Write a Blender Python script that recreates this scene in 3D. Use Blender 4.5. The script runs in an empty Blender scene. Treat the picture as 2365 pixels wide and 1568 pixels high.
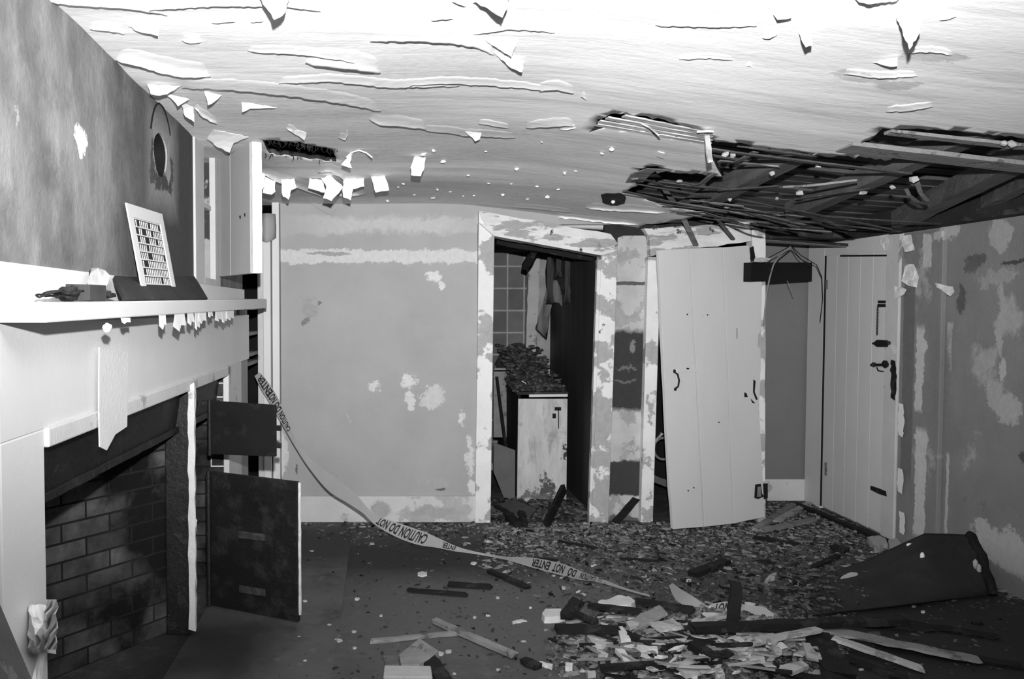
import bpy, bmesh, math, random
from mathutils import Vector, Matrix, noise
from mathutils.geometry import delaunay_2d_cdt

# ------------------------------------------------------------------ camera, light, exposure
F = 1840.0; CX = 905.0; CY = 784.0; PITCH = math.radians(2.12); EYE = Vector((0, 0, 1.5))
SC = bpy.context.scene
cam = bpy.data.cameras.new('camera'); co = bpy.data.objects.new('camera', cam); SC.collection.objects.link(co)
cam.sensor_width = 36.0; cam.lens = 36.0*F/2365.0; cam.shift_x = (1182.5-CX)/2365.0; cam.clip_start = .02
co.location = EYE; co.rotation_euler = (math.pi/2-PITCH, 0, 0)
SC.camera = co
SC.view_settings.view_transform = 'Standard'; SC.view_settings.look = 'None'
SC.view_settings.exposure = 0.0; SC.view_settings.gamma = 1.0; SC.view_settings.use_curve_mapping = False
W = bpy.data.worlds.new('world'); SC.world = W; W.use_nodes = True
W.node_tree.nodes['Background'].inputs[0].default_value = (.5, .5, .5, 1)
W.node_tree.nodes['Background'].inputs[1].default_value = .006
# the photographer's flash gun, held just above the lens and tipped up a little
fl = bpy.data.lights.new('camera_flash', 'SPOT'); fo = bpy.data.objects.new('camera_flash', fl); SC.collection.objects.link(fo)
fl.energy = 1130; fl.spot_size = math.radians(104); fl.spot_blend = 1.0; fl.shadow_soft_size = .022
fo.location = (0.03, 0.0, 1.74)
fo.rotation_euler = (math.radians(90+14), 0, math.radians(-8))

# ------------------------------------------------------------------ picture geometry helpers
_c, _s = math.cos(PITCH), math.sin(PITCH)
def ray(px, py):
    a = (px-CX)/F; b = (CY-py)/F
    return Vector((a, _c+b*_s, -_s+b*_c))
def onY(px, py, Y): d = ray(px, py); return EYE+d*(Y/d.y)
def onX(px, py, X): d = ray(px, py); return EYE+d*(X/d.x)
def onZ(px, py, z): d = ray(px, py); return EYE+d*((z-EYE.z)/d.z)
def onP(px, py, p, n): d = ray(px, py); return EYE+d*((Vector(p)-EYE).dot(n)/d.dot(n))
def lerp(a, b, t): return a+(b-a)*t
def tab(t, x):
    if x <= t[0][0]: return t[0][1]
    for (a, b), (c, d) in zip(t, t[1:]):
        if x <= c: return b+(d-b)*(x-a)/(c-a)
    return t[-1][1]
def smooth(t): t = max(0, min(1, t)); return t*t*(3-2*t)
CB = [(0, 2.41), (2.4, 2.375), (3.9, 2.335), (4.8, 2.285), (5.6, 2.24), (6.4, 2.22)]
CS = [(-2, 0), (.3, 0), (.6, .008), (1.57, .14), (2.4, .24), (3.27, .30), (5, .36)]
def zc(X, Y):
    r = 0
    for o in (-.2, -.1, 0, .1, .2): r += tab(CB, Y+o)-tab(CS, X+o)
    return r/5
def onC(px, py, drop=0.0):
    d = ray(px, py); t = 3.0
    for _ in range(40):
        p = EYE+d*t; t = (zc(p.x, p.y)-drop-EYE.z)/d.z
        t = min(t, 9.0)
    return EYE+d*t
RND = random.Random(7)
def nz(p, s=1.0, k=0.0): return noise.noise(Vector((p[0]*s+k, p[1]*s-k, p[2]*s+2*k)))

# ------------------------------------------------------------------ mesh building
OFF = {}
class MB:
    def __init__(s): s.v = []; s.f = []
    def add(s, vs, fs):
        k = len(s.v); s.v += [Vector(v) for v in vs]; s.f += [tuple(i+k for i in f) for f in fs]; return s
    def hexa(s, p):   # p: 4 of one face, 4 of the opposite face
        return s.add(p, [(0, 1, 2, 3), (7, 6, 5, 4), (0, 4, 5, 1), (1, 5, 6, 2), (2, 6, 7, 3), (3, 7, 4, 0)])
    def box(s, x0, x1, y0, y1, z0, z1):
        return s.hexa([(x0, y0, z0), (x1, y0, z0), (x1, y1, z0), (x0, y1, z0), (x0, y0, z1), (x1, y0, z1), (x1, y1, z1), (x0, y1, z1)])
    def prism(s, poly, off):
        n = len(poly); off = Vector(off); a = [Vector(p) for p in poly]
        return s.add(a+[p+off for p in a], [tuple(range(n)), tuple(range(2*n-1, n-1, -1))]+[(i, i+n, (i+1) % n+n, (i+1) % n) for i in range(n)])
    def beam(s, p0, p1, w, t, up=(0, 0, 1), n=1, jag=0.0, seed=0, taper=1.0):
        p0 = Vector(p0); p1 = Vector(p1); d = (p1-p0).normalized(); side = d.cross(Vector(up))
        if side.length < 1e-4: side = d.cross(Vector((1, 0, 0)))
        side.normalize(); u = side.cross(d); r = random.Random(seed); vs = []
        for i in range(n+1):
            q = p0.lerp(p1, i/n); k = lerp(1, taper, i/n)
            for a, b in ((-1, -1), (1, -1), (1, 1), (-1, 1)):
                vs.append(q+side*(a*w/2*k+r.uniform(-jag, jag))+u*(b*t/2*k+r.uniform(-jag, jag)*.4)+(d*r.uniform(-jag, jag)*4 if i in (0, n) else Vector()))
        fs = [(3, 2, 1, 0), tuple(4*n+j for j in range(4))]
        for i in range(n):
            for j in range(4): fs.append((4*i+j, 4*i+(j+1) % 4, 4*i+4+(j+1) % 4, 4*i+4+j))
        return s.add(vs, fs)
    def tube(s, pts, r, n=7, r1=None):
        pts = [Vector(p) for p in pts]; m = len(pts); vs = []; u = None
        for i, p in enumerate(pts):
            d = (pts[min(i+1, m-1)]-pts[max(i-1, 0)]).normalized()
            if u is None: u = d.orthogonal()
            u = (u-d*u.dot(d)).normalized(); w = d.cross(u); rr = r if r1 is None else lerp(r, r1, i/(m-1))
            for j in range(n): a = 2*math.pi*j/n; vs.append(p+(u*math.cos(a)+w*math.sin(a))*rr)
        fs = [tuple(range(n-1, -1, -1)), tuple((m-1)*n+j for j in range(n))]
        for i in range(m-1):
            for j in range(n): fs.append((i*n+j, i*n+(j+1) % n, i*n+n+(j+1) % n, i*n+n+j))
        return s.add(vs, fs)
    def grid(s, rows):
        m = len(rows[0]); vs = [p for r in rows for p in r]
        return s.add(vs, [(i*m+j, i*m+j+1, i*m+m+j+1, i*m+m+j) for i in range(len(rows)-1) for j in range(m-1)])
    def ball(s, c, r, seed=0, jag=.25, n=1):
        bm = bmesh.new(); bmesh.ops.create_icosphere(bm, subdivisions=n, radius=1.0); rr = random.Random(seed)
        if isinstance(r, (int, float)): r = (r, r, r)
        vs = []
        for v in bm.verts:
            k = 1+rr.uniform(-jag, jag); vs.append(Vector((c[0]+v.co.x*r[0]*k, c[1]+v.co.y*r[1]*k, c[2]+v.co.z*r[2]*k)))
        s.add(vs, [tuple(v.index for v in f.verts) for f in bm.faces]); bm.free(); return s
    def mesh(s, name, off=Vector()):
        me = bpy.data.meshes.new(name); me.from_pydata([v-off for v in s.v], [], s.f); me.update(); return me
    def build(s, name, m, parent=None, label=None, cat=None, group=None, kind=None, solid=0.0, bevel=0.0, smooth=False, world=False, sub=0):
        if parent is not None: off = OFF[parent.name].copy()
        elif world: off = Vector()
        else:
            off = Vector((sum(v.x for v in s.v)/len(s.v), sum(v.y for v in s.v)/len(s.v), min(v.z for v in s.v)))
        me = s.mesh(name, off); me.materials.append(m)
        bm = bmesh.new(); bm.from_mesh(me)
        if len(s.f) < 60000 and not solid: bmesh.ops.recalc_face_normals(bm, faces=bm.faces)
        if smooth:
            for f in bm.faces: f.smooth = True
        bm.to_mesh(me); bm.free()
        o = bpy.data.objects.new(name, me); SC.collection.objects.link(o)
        if parent is not None: o.parent = parent
        else: o.location = off
        OFF[o.name] = off
        if sub:
            md = o.modifiers.new('sub', 'SUBSURF'); md.levels = md.render_levels = sub
        if solid:
            md = o.modifiers.new('solid', 'SOLIDIFY'); md.thickness = solid; md.offset = 0
        if bevel:
            md = o.modifiers.new('bevel', 'BEVEL'); md.width = bevel; md.segments = 2; md.limit_method = 'ANGLE'
        return tag(o, label, cat, group, kind)
def tag(o, label=None, cat=None, group=None, kind=None):
    for k, v in (('label', label), ('category', cat), ('group', group), ('kind', kind)):
        if v: o[k] = v
    return o
def thing(name, loc, label, cat, group=None, kind=None):
    o = bpy.data.objects.new(name, None); SC.collection.objects.link(o); o.location = loc; o.empty_display_size = .1
    OFF[o.name] = Vector(loc); return tag(o, label, cat, group, kind)
def struct(name, mb, m, **k): return mb.build(name, m, world=True, kind='structure', **k)
def rag(poly, amp, step, seed=0, close=True):
    """ragged outline: subdivide a pixel polygon and jitter the new points"""
    r = random.Random(seed); out = []; n = len(poly)
    for i in range(n if close else n-1):
        a = poly[i]; b = poly[(i+1) % n]; L = math.hypot(b[0]-a[0], b[1]-a[1]); k = max(1, int(L/step))
        for j in range(k):
            t = j/k; q = amp if j else amp*.3
            out.append((lerp(a[0], b[0], t)+r.uniform(-q, q), lerp(a[1], b[1], t)+r.uniform(-q, q)))
    if not close: out.append(poly[-1])
    return out

# ------------------------------------------------------------------ materials (all greys: the place as black and white film sees it)
def grey(v): return (v, v, v, 1)
class NT:
    def __init__(s, name):
        s.m = bpy.data.materials.new(name); s.m.use_nodes = True; s.t = s.m.node_tree; s.b = s.t.nodes['Principled BSDF']
        s.co = s.t.nodes.new('ShaderNodeTexCoord').outputs['Object']
    def n(s, typ, **k):
        x = s.t.nodes.new(typ)
        for a, b in k.items(): setattr(x, a, b)
        return x
    def L(s, a, b): s.t.links.new(a, b)
    def set(s, sock, v):
        if hasattr(v, 'is_output'): s.L(v, sock)
        else: sock.default_value = v
    def vec(s, op, a, b):
        x = s.n('ShaderNodeVectorMath', operation=op); s.set(x.inputs[0], a); s.set(x.inputs[1], b); return x.outputs['Value' if op in ('LENGTH', 'DISTANCE', 'DOT_PRODUCT') else 'Vector']
    def ma(s, op, a, b=0.0, c=0.0):
        x = s.n('ShaderNodeMath', operation=op); s.set(x.inputs[0], a); s.set(x.inputs[1], b); s.set(x.inputs[2], c); return x.outputs[0]
    def noise(s, scale, stretch=(1, 1, 1), detail=4, rough=.6, off=(0, 0, 0), out='Fac', src=None):
        mp = s.n('ShaderNodeMapping'); mp.inputs['Scale'].default_value = stretch; mp.inputs['Location'].default_value = off
        s.L(src or s.co, mp.inputs[0]); x = s.n('ShaderNodeTexNoise'); s.L(mp.outputs[0], x.inputs['Vector'])
        x.inputs['Scale'].default_value = scale; x.inputs['Detail'].default_value = detail; x.inputs['Roughness'].default_value = rough
        return x.outputs[out]
    def ramp(s, v, lo, hi, a=0.0, b=1.0):
        x = s.n('ShaderNodeMapRange'); x.clamp = True
        for i, q in enumerate((v, lo, hi, a, b)): s.set(x.inputs[i], q)
        return x.outputs[0]
    def mix(s, f, a, b):
        x = s.n('ShaderNodeMix', data_type='FLOAT'); s.set(x.inputs[0], f); s.set(x.inputs[2], a); s.set(x.inputs[3], b); return x.outputs[0]
def mat(name, base, mott=.15, mscale=3.0, mstr=(1, 1, 1), second=None, sthr=.55, sscale=4.0, sstr=(1, 1, 1), soft=.02,
        third=None, tthr=.62, tscale=9.0, patches=(), rough=.85, spec=.25, bump=.25, bscale=70.0, bstr=(1, 1, 1), edge=.25, island=0.0, bdist=.01, metal=0.0):
    """base albedo; mott: mottling; second/third: other paint layers showing where a noise passes a threshold; patches: worn, stained or shade-darkened spots
    (centre, radii, albedo, raggedness, box?) with shapes of their own"""
    t = NT(name)
    v = t.ma('MULTIPLY', t.ramp(t.noise(mscale, mstr, 6), .25, .75, 1-mott, 1+mott), base)
    if island:
        g = t.n('ShaderNodeNewGeometry'); v = t.ma('MULTIPLY', v, t.ramp(g.outputs['Random Per Island'], 0, 1, 1-island, 1+island))
    h = None
    for lay, th, sc_, st, off in ((second, sthr, sscale, sstr, (3, 1, 2)), (third, tthr, tscale, (1, 1, 1), (7, 5, 9))):
        if lay is None: continue
        f = t.ramp(t.noise(sc_, st, 5, .62, off), th-soft, th+soft)
        v = t.mix(f, v, t.ma('MULTIPLY', t.ramp(t.noise(25, mstr, 3), .2, .8, .85, 1.15), lay)); h = f if h is None else t.ma('MAXIMUM', h, f)
    if patches:
        big = t.n('ShaderNodeVectorMath', operation='SUBTRACT'); t.L(t.noise(8, (1, 1, 1), 9, .8, (1, 2, 3), 'Color'), big.inputs[0]); big.inputs[1].default_value = (.5, .5, .5)
        for (c, r, al, rg, bx) in patches:
            w = t.vec('ADD', t.co, t.vec('MULTIPLY', big.outputs[0], (rg*1.7,)*3 if not bx else (rg*1.2,)*3))
            q = t.vec('MULTIPLY', t.vec('SUBTRACT', w, c), tuple(1/x for x in r))
            if bx:
                ab = t.n('ShaderNodeVectorMath', operation='ABSOLUTE'); t.L(q, ab.inputs[0]); sp = t.n('ShaderNodeSeparateXYZ'); t.L(ab.outputs[0], sp.inputs[0])
                d = t.ma('MAXIMUM', sp.outputs[0], t.ma('MAXIMUM', sp.outputs[1], sp.outputs[2]))
            else: d = t.vec('LENGTH', q, (0, 0, 0))
            sft = .5 if bx == 2 else .06
            f = t.ramp(d, 1-sft, 1+sft, 1.0, 0.0)
            v = t.mix(f, v, t.ma('MULTIPLY', t.ramp(t.noise(30, (1, 1, 1), 3), .2, .8, .9, 1.1), al))
    cc = t.n('ShaderNodeCombineColor')
    for i in range(3): t.L(v, cc.inputs[i])
    t.L(cc.outputs[0], t.b.inputs['Base Color'])
    t.b.inputs['Roughness'].default_value = rough; t.b.inputs['Specular IOR Level'].default_value = spec; t.b.inputs['Metallic'].default_value = metal
    if bump:
        hh = t.noise(bscale, bstr, 5, .65)
        if h is not None: hh = t.ma('MULTIPLY_ADD', h, -edge*2, hh)
        x = t.n('ShaderNodeBump'); x.inputs['Strength'].default_value = bump; x.inputs['Distance'].default_value = bdist
        t.L(hh, x.inputs['Height']); t.L(x.outputs[0], t.b.inputs['Normal'])
    return t.m
def P(pt, r, al, rg=.08, bx=0): return (tuple(pt), r, al, rg, bx)
# ------------------------------------------------------------------ the room
DB = 5.6            # depth of the far wall
XL = -.96           # left wall (chimney breast) plane
XR = 3.27           # right wall plane
def W3(px, py): p = onX(px, py, XL); return (0, p.y, p.z)
def R3(px, py): p = onX(px, py, XR); return (0, p.y, p.z)
def B3(px, py): p = onY(px, py, DB); return (p.x, 0, p.z)
def C3(px, py): p = onC(px, py); return (p.x, p.y, 0)
def F3(px, py): p = onZ(px, py, 0); return (p.x, p.y, 0)
Z9 = 9.0
M_ceil = mat('ceiling_distemper', .88, .07, 2.2, (.6, 2.0, 1), second=.70, sthr=.58, sscale=2.6, sstr=(.4, 3.2, 1), soft=.10, bump=.16, bscale=26, bstr=(.7, 1.2, 1), rough=.9, bdist=.012, patches=[
    P(C3(960, 330), (.85, .30, Z9), .64, .5, 2), P(C3(880, 440), (1.1, .32, Z9), .50, .4, 2), P(C3(1300, 470), (.7, .28, Z9), .64, .4, 2),
    P(C3(690, 250), (.5, .25, Z9), .64, .4, 2), P(C3(980, 160), (.32, .22, Z9), .76, .3, 2),
    P(C3(2150, 132), (.10, .045, Z9), .60, .12), P(C3(1985, 177), (.10, .05, Z9), .60, .14), P(C3(2075, 196), (.06, .05, Z9), .60, .12),
    P(C3(560, 370), (.18, .3, Z9), .5, .2, 2)])
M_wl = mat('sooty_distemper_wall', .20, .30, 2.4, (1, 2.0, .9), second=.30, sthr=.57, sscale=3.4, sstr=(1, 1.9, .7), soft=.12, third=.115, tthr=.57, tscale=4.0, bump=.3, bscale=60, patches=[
    P(W3(187, 322), (Z9, .05, .042), .85, .10), P(W3(186, 355), (Z9, .018, .02), .8, .06), P(W3(42, 265), (Z9, .012, .03), .34, .12), P(W3(420, 480), (Z9, .75, .9), .06, .5, 2),  # wide soft patch darkens the far end: soot plus light falloff painted in
    P(W3(376, 372), (Z9, .175, .175), .30, .10, 2), P(W3(374, 415), (Z9, .12, .04), .06, .22), P(W3(352, 375), (Z9, .03, .11), .08, .16), P(W3(396, 400), (Z9, .035, .07), .08, .16)])
M_wb = mat('grey_painted_plaster', .38, .08, 3, (1, 1, 1), second=.56, sthr=.70, sscale=3.0, soft=.03, bump=.2, bscale=55, patches=[
    P(B3(880, 592), (.80, Z9, .045), .60, .14, 1), P(B3(760, 586), (.20, Z9, .016), .34, .05), P(B3(900, 520), (.55, Z9, .05), .52, .2, 2),
    P(B3(1003, 637), (.075, Z9, .05), .68, .10), P(B3(1020, 660), (.03, Z9, .05), .66, .07), P(B3(945, 880), (.055, Z9, .07), .66, .16), P(B3(948, 925), (.035, Z9, .10), .62, .12),
    P(B3(868, 895), (.06, Z9, .045), .62, .18), P(B3(1000, 915), (.10, Z9, .10), .56, .25), P(B3(1070, 970), (.03, Z9, .07), .62, .12), P(B3(1085, 1050), (.03, Z9, .2), .60, .12),
    P(B3(715, 720), (.05, Z9, .10), .34, .3), P(B3(708, 745), (.03, Z9, .03), .20, .16), P(B3(738, 700), (.012, Z9, .02), .2, .08),
    P(B3(1018, 1131), (.045, Z9, .012), .12, .05), P(B3(685, 1082), (.010, Z9, .05), .14, .05), P(B3(1000, 1115), (.16, Z9, .05), .40, .05), P(B3(1090, 1125), (.05, Z9, .06), .66, .09), P(B3(648, 1050), (.06, Z9, .22), .62, .12)])
M_white = mat('white_gloss_paint', .70, .06, 2.5, bump=.12, bscale=60, rough=.55, spec=.3)
M_white2 = mat('old_white_paint', .64, .10, 4, second=.42, sthr=.62, sscale=5, bump=.25, rough=.75)
M_peel = mat('peeling_casing_paint', .78, .08, 6, second=.40, sthr=.515, sscale=3.2, third=.16, tthr=.69, tscale=8, soft=.012, bump=.35, bscale=60, edge=.5)
M_peel2 = mat('scabby_header_paint', .70, .15, 6, (1, 1, 3), second=.36, sthr=.52, sscale=4, sstr=(.7, 1, 2.6), third=.06, tthr=.63, tscale=7, soft=.015, bump=.5, bscale=50, edge=.5)
M_base = mat('baseboard_paint', .62, .08, 5, second=.45, sthr=.53, sscale=2.6, soft=.012, bump=.3, patches=[P(B3(880, 1175), (.08, Z9, .07), .40, .1), P(B3(1000, 1180), (.22, Z9, .05), .40, .1)])
M_dark = mat('smoke_blackened_wood', .028, .4, 5, (1, 1, 1), second=.07, sthr=.60, sscale=8, sstr=(1, .3, 1), bump=.5, bscale=40, rough=.8)
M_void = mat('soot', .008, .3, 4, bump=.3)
M_wr = mat('grey_peeling_wall_paint', .25, .13, 4, second=.40, sthr=.64, sscale=2.6, third=.14, tthr=.70, tscale=5, soft=.03, bump=.35, bscale=45, patches=[
    P(R3(2102, 880), (Z9, .055, .62), .17, .05, 1), P(R3(2131, 1115), (Z9, .05, .33), .60, .09, 1), P(R3(2133, 1010), (Z9, .07, .03), .60, .09), P(R3(2130, 850), (Z9, .035, .26), .58, .10, 1), P(R3(2138, 800), (Z9, .04, .05), .58, .1),
    P(R3(2147, 580), (Z9, .04, .10), .55, .06, 1), P(R3(2190, 535), (Z9, .10, .05), .50, .12), P(R3(2192, 800), (Z9, .022, .14), .62, .06, 1), P(R3(2187, 1140), (Z9, .012, .24), .5, .05, 1),
    P(R3(2310, 1265), (Z9, .24, .105), .52, .22), P(R3(2268, 1215), (Z9, .06, .06), .52, .12), P(R3(2350, 1310), (Z9, .16, .06), .50, .14), P(R3(2310, 540), (Z9, .08, .10), .42, .14),
    P(R3(2300, 900), (Z9, .07, .10), .42, .22), P(R3(2335, 950), (Z9, .10, .09), .44, .22), P(R3(2312, 740), (Z9, .03, .22), .42, .12), P(R3(2315, 850), (Z9, .03, .06), .48, .1), P(R3(2300, 640), (Z9, .16, .05), .36, .2),
    P(R3(2250, 600), (Z9, .09, .035), .13, .14), P(R3(2220, 690), (Z9, .03, .09), .12, .12), P(R3(2240, 620), (Z9, .05, .03), .14, .12), P(R3(2340, 605), (Z9, .1, .012), .08, .08), P(R3(2363, 1055), (Z9, .03, .03), .10, .1),
    P(R3(2175, 870), (Z9, .08, .3), .22, .2, 2), P(R3(2330, 1350), (Z9, .4, .06), .22, .1, 2)])
M_floor = mat('trodden_dirt_floor', .066, .5, 3.2, second=.034, sthr=.55, sscale=1.7, soft=.12, third=.13, tthr=.62, tscale=14, bump=.5, bscale=45, rough=.75, spec=.35, bdist=.006, patches=[
    P(F3(1150, 1400), (.8, .7, Z9), .10, .5, 2), P(F3(1350, 1330), (.5, .35, Z9), .115, .5, 2), P(F3(900, 1285), (.9, .35, Z9), .022, .3, 2), P(F3(2150, 1480), (.9, .7, Z9), .022, .4, 2), P(F3(480, 1500), (.25, .4, Z9), .018, .3, 2)])
M_lino = mat('worn_linoleum', .09, .25, 3, second=.045, sthr=.60, sscale=4, soft=.08, third=.15, tthr=.66, tscale=12, bump=.3, bscale=60, rough=.6, spec=.35, patches=[P(F3(720, 1255), (.75, .45, Z9), .022, .4, 2), P(F3(500, 1500), (.22, .3, Z9), .03, .3, 2)])
M_plank = mat('white_planked_door_paint', .66, .05, 3, (1, 1, .4), second=.52, sthr=.70, sscale=5, bump=.15, bscale=70, bstr=(1, 1, .5), rough=.6, patches=())
M_gdoor = mat('grey_white_door_paint', .70, .06, 3, (1, 1, .4), bump=.15, bscale=70, rough=.6)
M_wallpaper = mat('woven_wallpaper', .21, .06, 3, bump=.5, bscale=120, rough=.8)
M_iron = mat('blackened_iron', .010, .5, 8, second=.022, sthr=.6, sscale=14, bump=.5, bscale=40, rough=.55, spec=.4)
M_iron2 = mat('black_painted_iron', .009, .4, 7, second=.022, sthr=.58, sscale=9, soft=.06, third=.10, tthr=.76, tscale=24, bump=.4, bscale=45, rough=.6)
M_brick = mat('sooty_brick', .12, .6, 7, second=.008, sthr=.50, sscale=2.6, soft=.12, island=.35, bump=.7, bscale=50, patches=())
M_block = mat('grey_block', .13, .2, 6, island=.25, bump=.5, bscale=60)
M_mortar = mat('mortar', .34, .25, 9, bump=.5, bscale=60)
M_sootmortar = mat('sooty_mortar', .022, .4, 6, bump=.5)
M_lath = mat('split_lath_wood', .21, .30, 5, (.3, 4, 4), second=.10, sthr=.55, sscale=4, sstr=(.3, 4, 4), soft=.1, island=.4, bump=.5, bscale=40, bstr=(.3, 3, 3))
M_joist = mat('charred_joist', .13, .35, 5, (4, .4, 4), second=.13, sthr=.60, sscale=5, sstr=(4, .4, 4), soft=.06, third=.30, tthr=.77, tscale=22, bump=.7, bscale=35, bstr=(3, .4, 3))
M_dlath = mat('sooty_split_lath', .055, .4, 5, (.3, 4, 4), second=.12, sthr=.60, sscale=5, sstr=(.3, 4, 4), soft=.08, island=.4, bump=.5, bscale=40)
M_bare = mat('clean_bare_lath', .52, .2, 5, (.3, 4, 4), second=.28, sthr=.58, sscale=5, sstr=(.3, 4, 4), soft=.08, bump=.5, bscale=40, bstr=(.3, 3, 3))
M_deck = mat('charred_floorboards', .075, .45, 5, (.4, 4, 1), second=.13, sthr=.58, sscale=6, sstr=(.5, 4, 1), soft=.08, bump=.7, bscale=30, bstr=(.4, 3, 1))
M_flake = mat('paint_flake_underside', .84, .05, 9, bump=.15, bscale=80, rough=.8)
M_plaster = mat('plaster_scab', .46, .15, 9, second=.30, sthr=.6, sscale=9, bump=.5, bscale=60)
M_chunk = mat('white_plaster_piece', .62, .12, 12, bump=.4, bscale=60)
M_paper = mat('white_paper', .78, .05, 8, bump=.1, rough=.8)
M_stick = mat('charred_wood', .012, .5, 6, (.6, .6, 2), second=.03, sthr=.6, sscale=10, bump=.6, bscale=40)
M_wood = mat('grey_weathered_wood', .24, .25, 5, (2, 2, 2), second=.13, sthr=.6, sscale=9, bump=.5, bscale=40)
M_palewood = mat('pale_split_wood', .42, .2, 6, second=.26, sthr=.6, sscale=10, bump=.4, bscale=50)

def cdt(outer, holes, step, seed=1):
    """triangulate a 2D outline with ragged holes and a jittered grid of inner points; returns points, triangles, hole loops"""
    r = random.Random(seed); pts = [Vector(p) for p in outer]; edges = [(i, (i+1) % len(outer)) for i in range(len(outer))]
    loops = []
    for h in holes:
        k = len(pts); pts += [Vector(p) for p in h]; loops.append(list(range(k, k+len(h)))); edges += [(k+i, k+(i+1) % len(h)) for i in range(len(h))]
    xs = [p[0] for p in outer]; ys = [p[1] for p in outer]; x = min(xs)+step
    while x < max(xs)-step*.5:
        y = min(ys)+step
        while y < max(ys)-step*.5: pts.append(Vector((x+r.uniform(-.2, .2)*step, y+r.uniform(-.2, .2)*step))); y += step
        x += step
    v, e, f, vo, _, _ = delaunay_2d_cdt(pts, edges, [], 0, 1e-6)
    def inside(p, poly):
        c = False; n = len(poly); j = n-1
        for i in range(n):
            if (poly[i][1] > p[1]) != (poly[j][1] > p[1]) and p[0] < (poly[j][0]-poly[i][0])*(p[1]-poly[i][1])/(poly[j][1]-poly[i][1])+poly[i][0]: c = not c
            j = i
        return c
    out = []
    for t in f:
        c = (sum(v[i][0] for i in t)/len(t), sum(v[i][1] for i in t)/len(t))
        if inside(c, outer) and not any(inside(c, h) for h in holes): out.append(t)
    return v, out

# floor
struct('floor', MB().box(-1.8, 3.6, .2, 8.2, -.08, 0), M_floor)
m = MB(); lp = rag([(300, 1330), (803, 1332), (765, 1575), (300, 1575)], 2, 40, 3)
q = [onZ(818, 1213, .004), onZ(803, 1300, .004), onZ(790, 1400, .004), onZ(765, 1568, .004), onZ(757, 1640, .004)]
m.prism([Vector((-.93, q[3].y, .004))]+[Vector((-.93, q[0].y, .004))]+q, (0, 0, -.003))
struct('floor_linoleum', m, M_lino)

# ceiling sheet with the fallen holes
HOLE_A = [(1359, 304), (1382, 276), (1419, 263), (1470, 268), (1535, 276), (1590, 291), (1620, 306), (1655, 326), (1722, 333), (1755, 342), (1820, 349), (1880, 357), (1950, 361), (2058, 369), (2080, 349), (1985, 334), (2022, 312), (2040, 296), (2120, 296), (2205, 300), (2360, 317), (2420, 330)]
HOLE_B = [(1480, 522), (1560, 508), (1640, 497), (1600, 485), (1500, 465), (1434, 445), (1472, 430), (1464, 415), (1479, 392), (1517, 385), (1535, 396), (1670, 408), (1632, 350), (1625, 322), (1522, 308), (1406, 291)]
a = [onC(*p).xy for p in rag(HOLE_A, 3, 12, 5, False)]; b = [onC(*p).xy for p in rag(HOLE_B, 3, 12, 6, False)]
def clampx(l): return [Vector((min(p.x, 3.4), min(p.y, 5.66))) for p in l]
hole = clampx(a)+[Vector((3.45, a[-1].y)), Vector((3.45, 5.68)), Vector((b[0].x, 5.68))]+clampx(b)
slot = [onC(*p).xy for p in rag([(606, 322), (700, 330), (770, 346), (777, 372), (700, 362), (622, 353)], 2.2, 8, 8)]
vv, ff = cdt([(-1.7, .2), (3.5, .2), (3.5, 5.7), (-1.7, 5.7)], [hole, slot], .055)
m = MB()
def cz(x, y): return zc(x, y)+.006*nz((x*1.2, y*3.5, 0), 1.0)+.0022*nz((x*2, y*9, 1), 1.0)
m.add([(p[0], p[1], cz(p[0], p[1])) for p in vv], ff)
CEIL = struct('ceiling', m, M_ceil, smooth=True)
md = CEIL.modifiers.new('solid', 'SOLIDIFY'); md.thickness = .022; md.material_offset = 1; md.material_offset_rim = 1; CEIL.data.materials.append(M_dark); md.offset = -1
if CEIL.data.polygons[0].normal.z > 0: CEIL.data.flip_normals()
# boards of the floor above, seen through the holes
m = MB(); r = random.Random(3); y = 1.6
while y < 6.5:
    w = r.uniform(.13, .17); dz = r.uniform(-.012, .012); xs = [-1.7+.35*i for i in range(17)]
    m.grid([[Vector((x, y+k, zc(x, y)+.19+dz)) for x in xs] for k in (0, w-.008)]); y += w
struct('ceiling_deck', m, M_deck, solid=.02)

# left wall above the mantel, with the stovepipe hole
hc = Vector((3.335, 2.142)); pipe = [(hc.x+.098*math.cos(t)*(1+.06*math.sin(3*t)), hc.y+.09*math.sin(t)) for t in [2*math.pi*i/40 for i in range(40)]]
vv, ff = cdt([(.3, 1.6), (3.87, 1.6), (3.87, 2.6), (.3, 2.6)], [pipe], .07, 2)
m = MB().add([(XL+.004*nz((0, p[0]*2, p[1]*2)), p[0], p[1]) for p in vv], ff)
n = len(pipe); m.add([(XL, *p) for p in pipe]+[(XL-.008, p[0], p[1]) for p in pipe], [(i, (i+1) % n, (i+1) % n+n, i+n) for i in range(n)])
m.box(-1.6, XL-.32, .3, 3.87, 1.6, 2.6)
m.box(-1.6, XL, 4.44, 5.13, 1.62, 2.6); m.box(-1.6, XL, .3, 1.86, 0, 1.6)
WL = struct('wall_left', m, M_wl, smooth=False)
m = MB(); m.add([(XL-.008, hc.x+(p[0]-hc.x)*.99, hc.y+(p[1]-hc.y)*.99) for p in pipe]+[(XL-.31, p[0], p[1]) for p in pipe], [(i, (i+1) % n, (i+1) % n+n, i+n) for i in range(n)]+[tuple(range(n, 2*n))])
m.build('flue', M_void, WL)
m = MB(); m.tube([(XL+.002, hc.x+.150*math.cos(t)*(1+.05*math.sin(2*t)), hc.y+.02+.19*math.sin(t)) for t in [.5+i*.08 for i in range(30)]], .0035, 5); m.build('soot_ring', M_void, WL)

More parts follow.
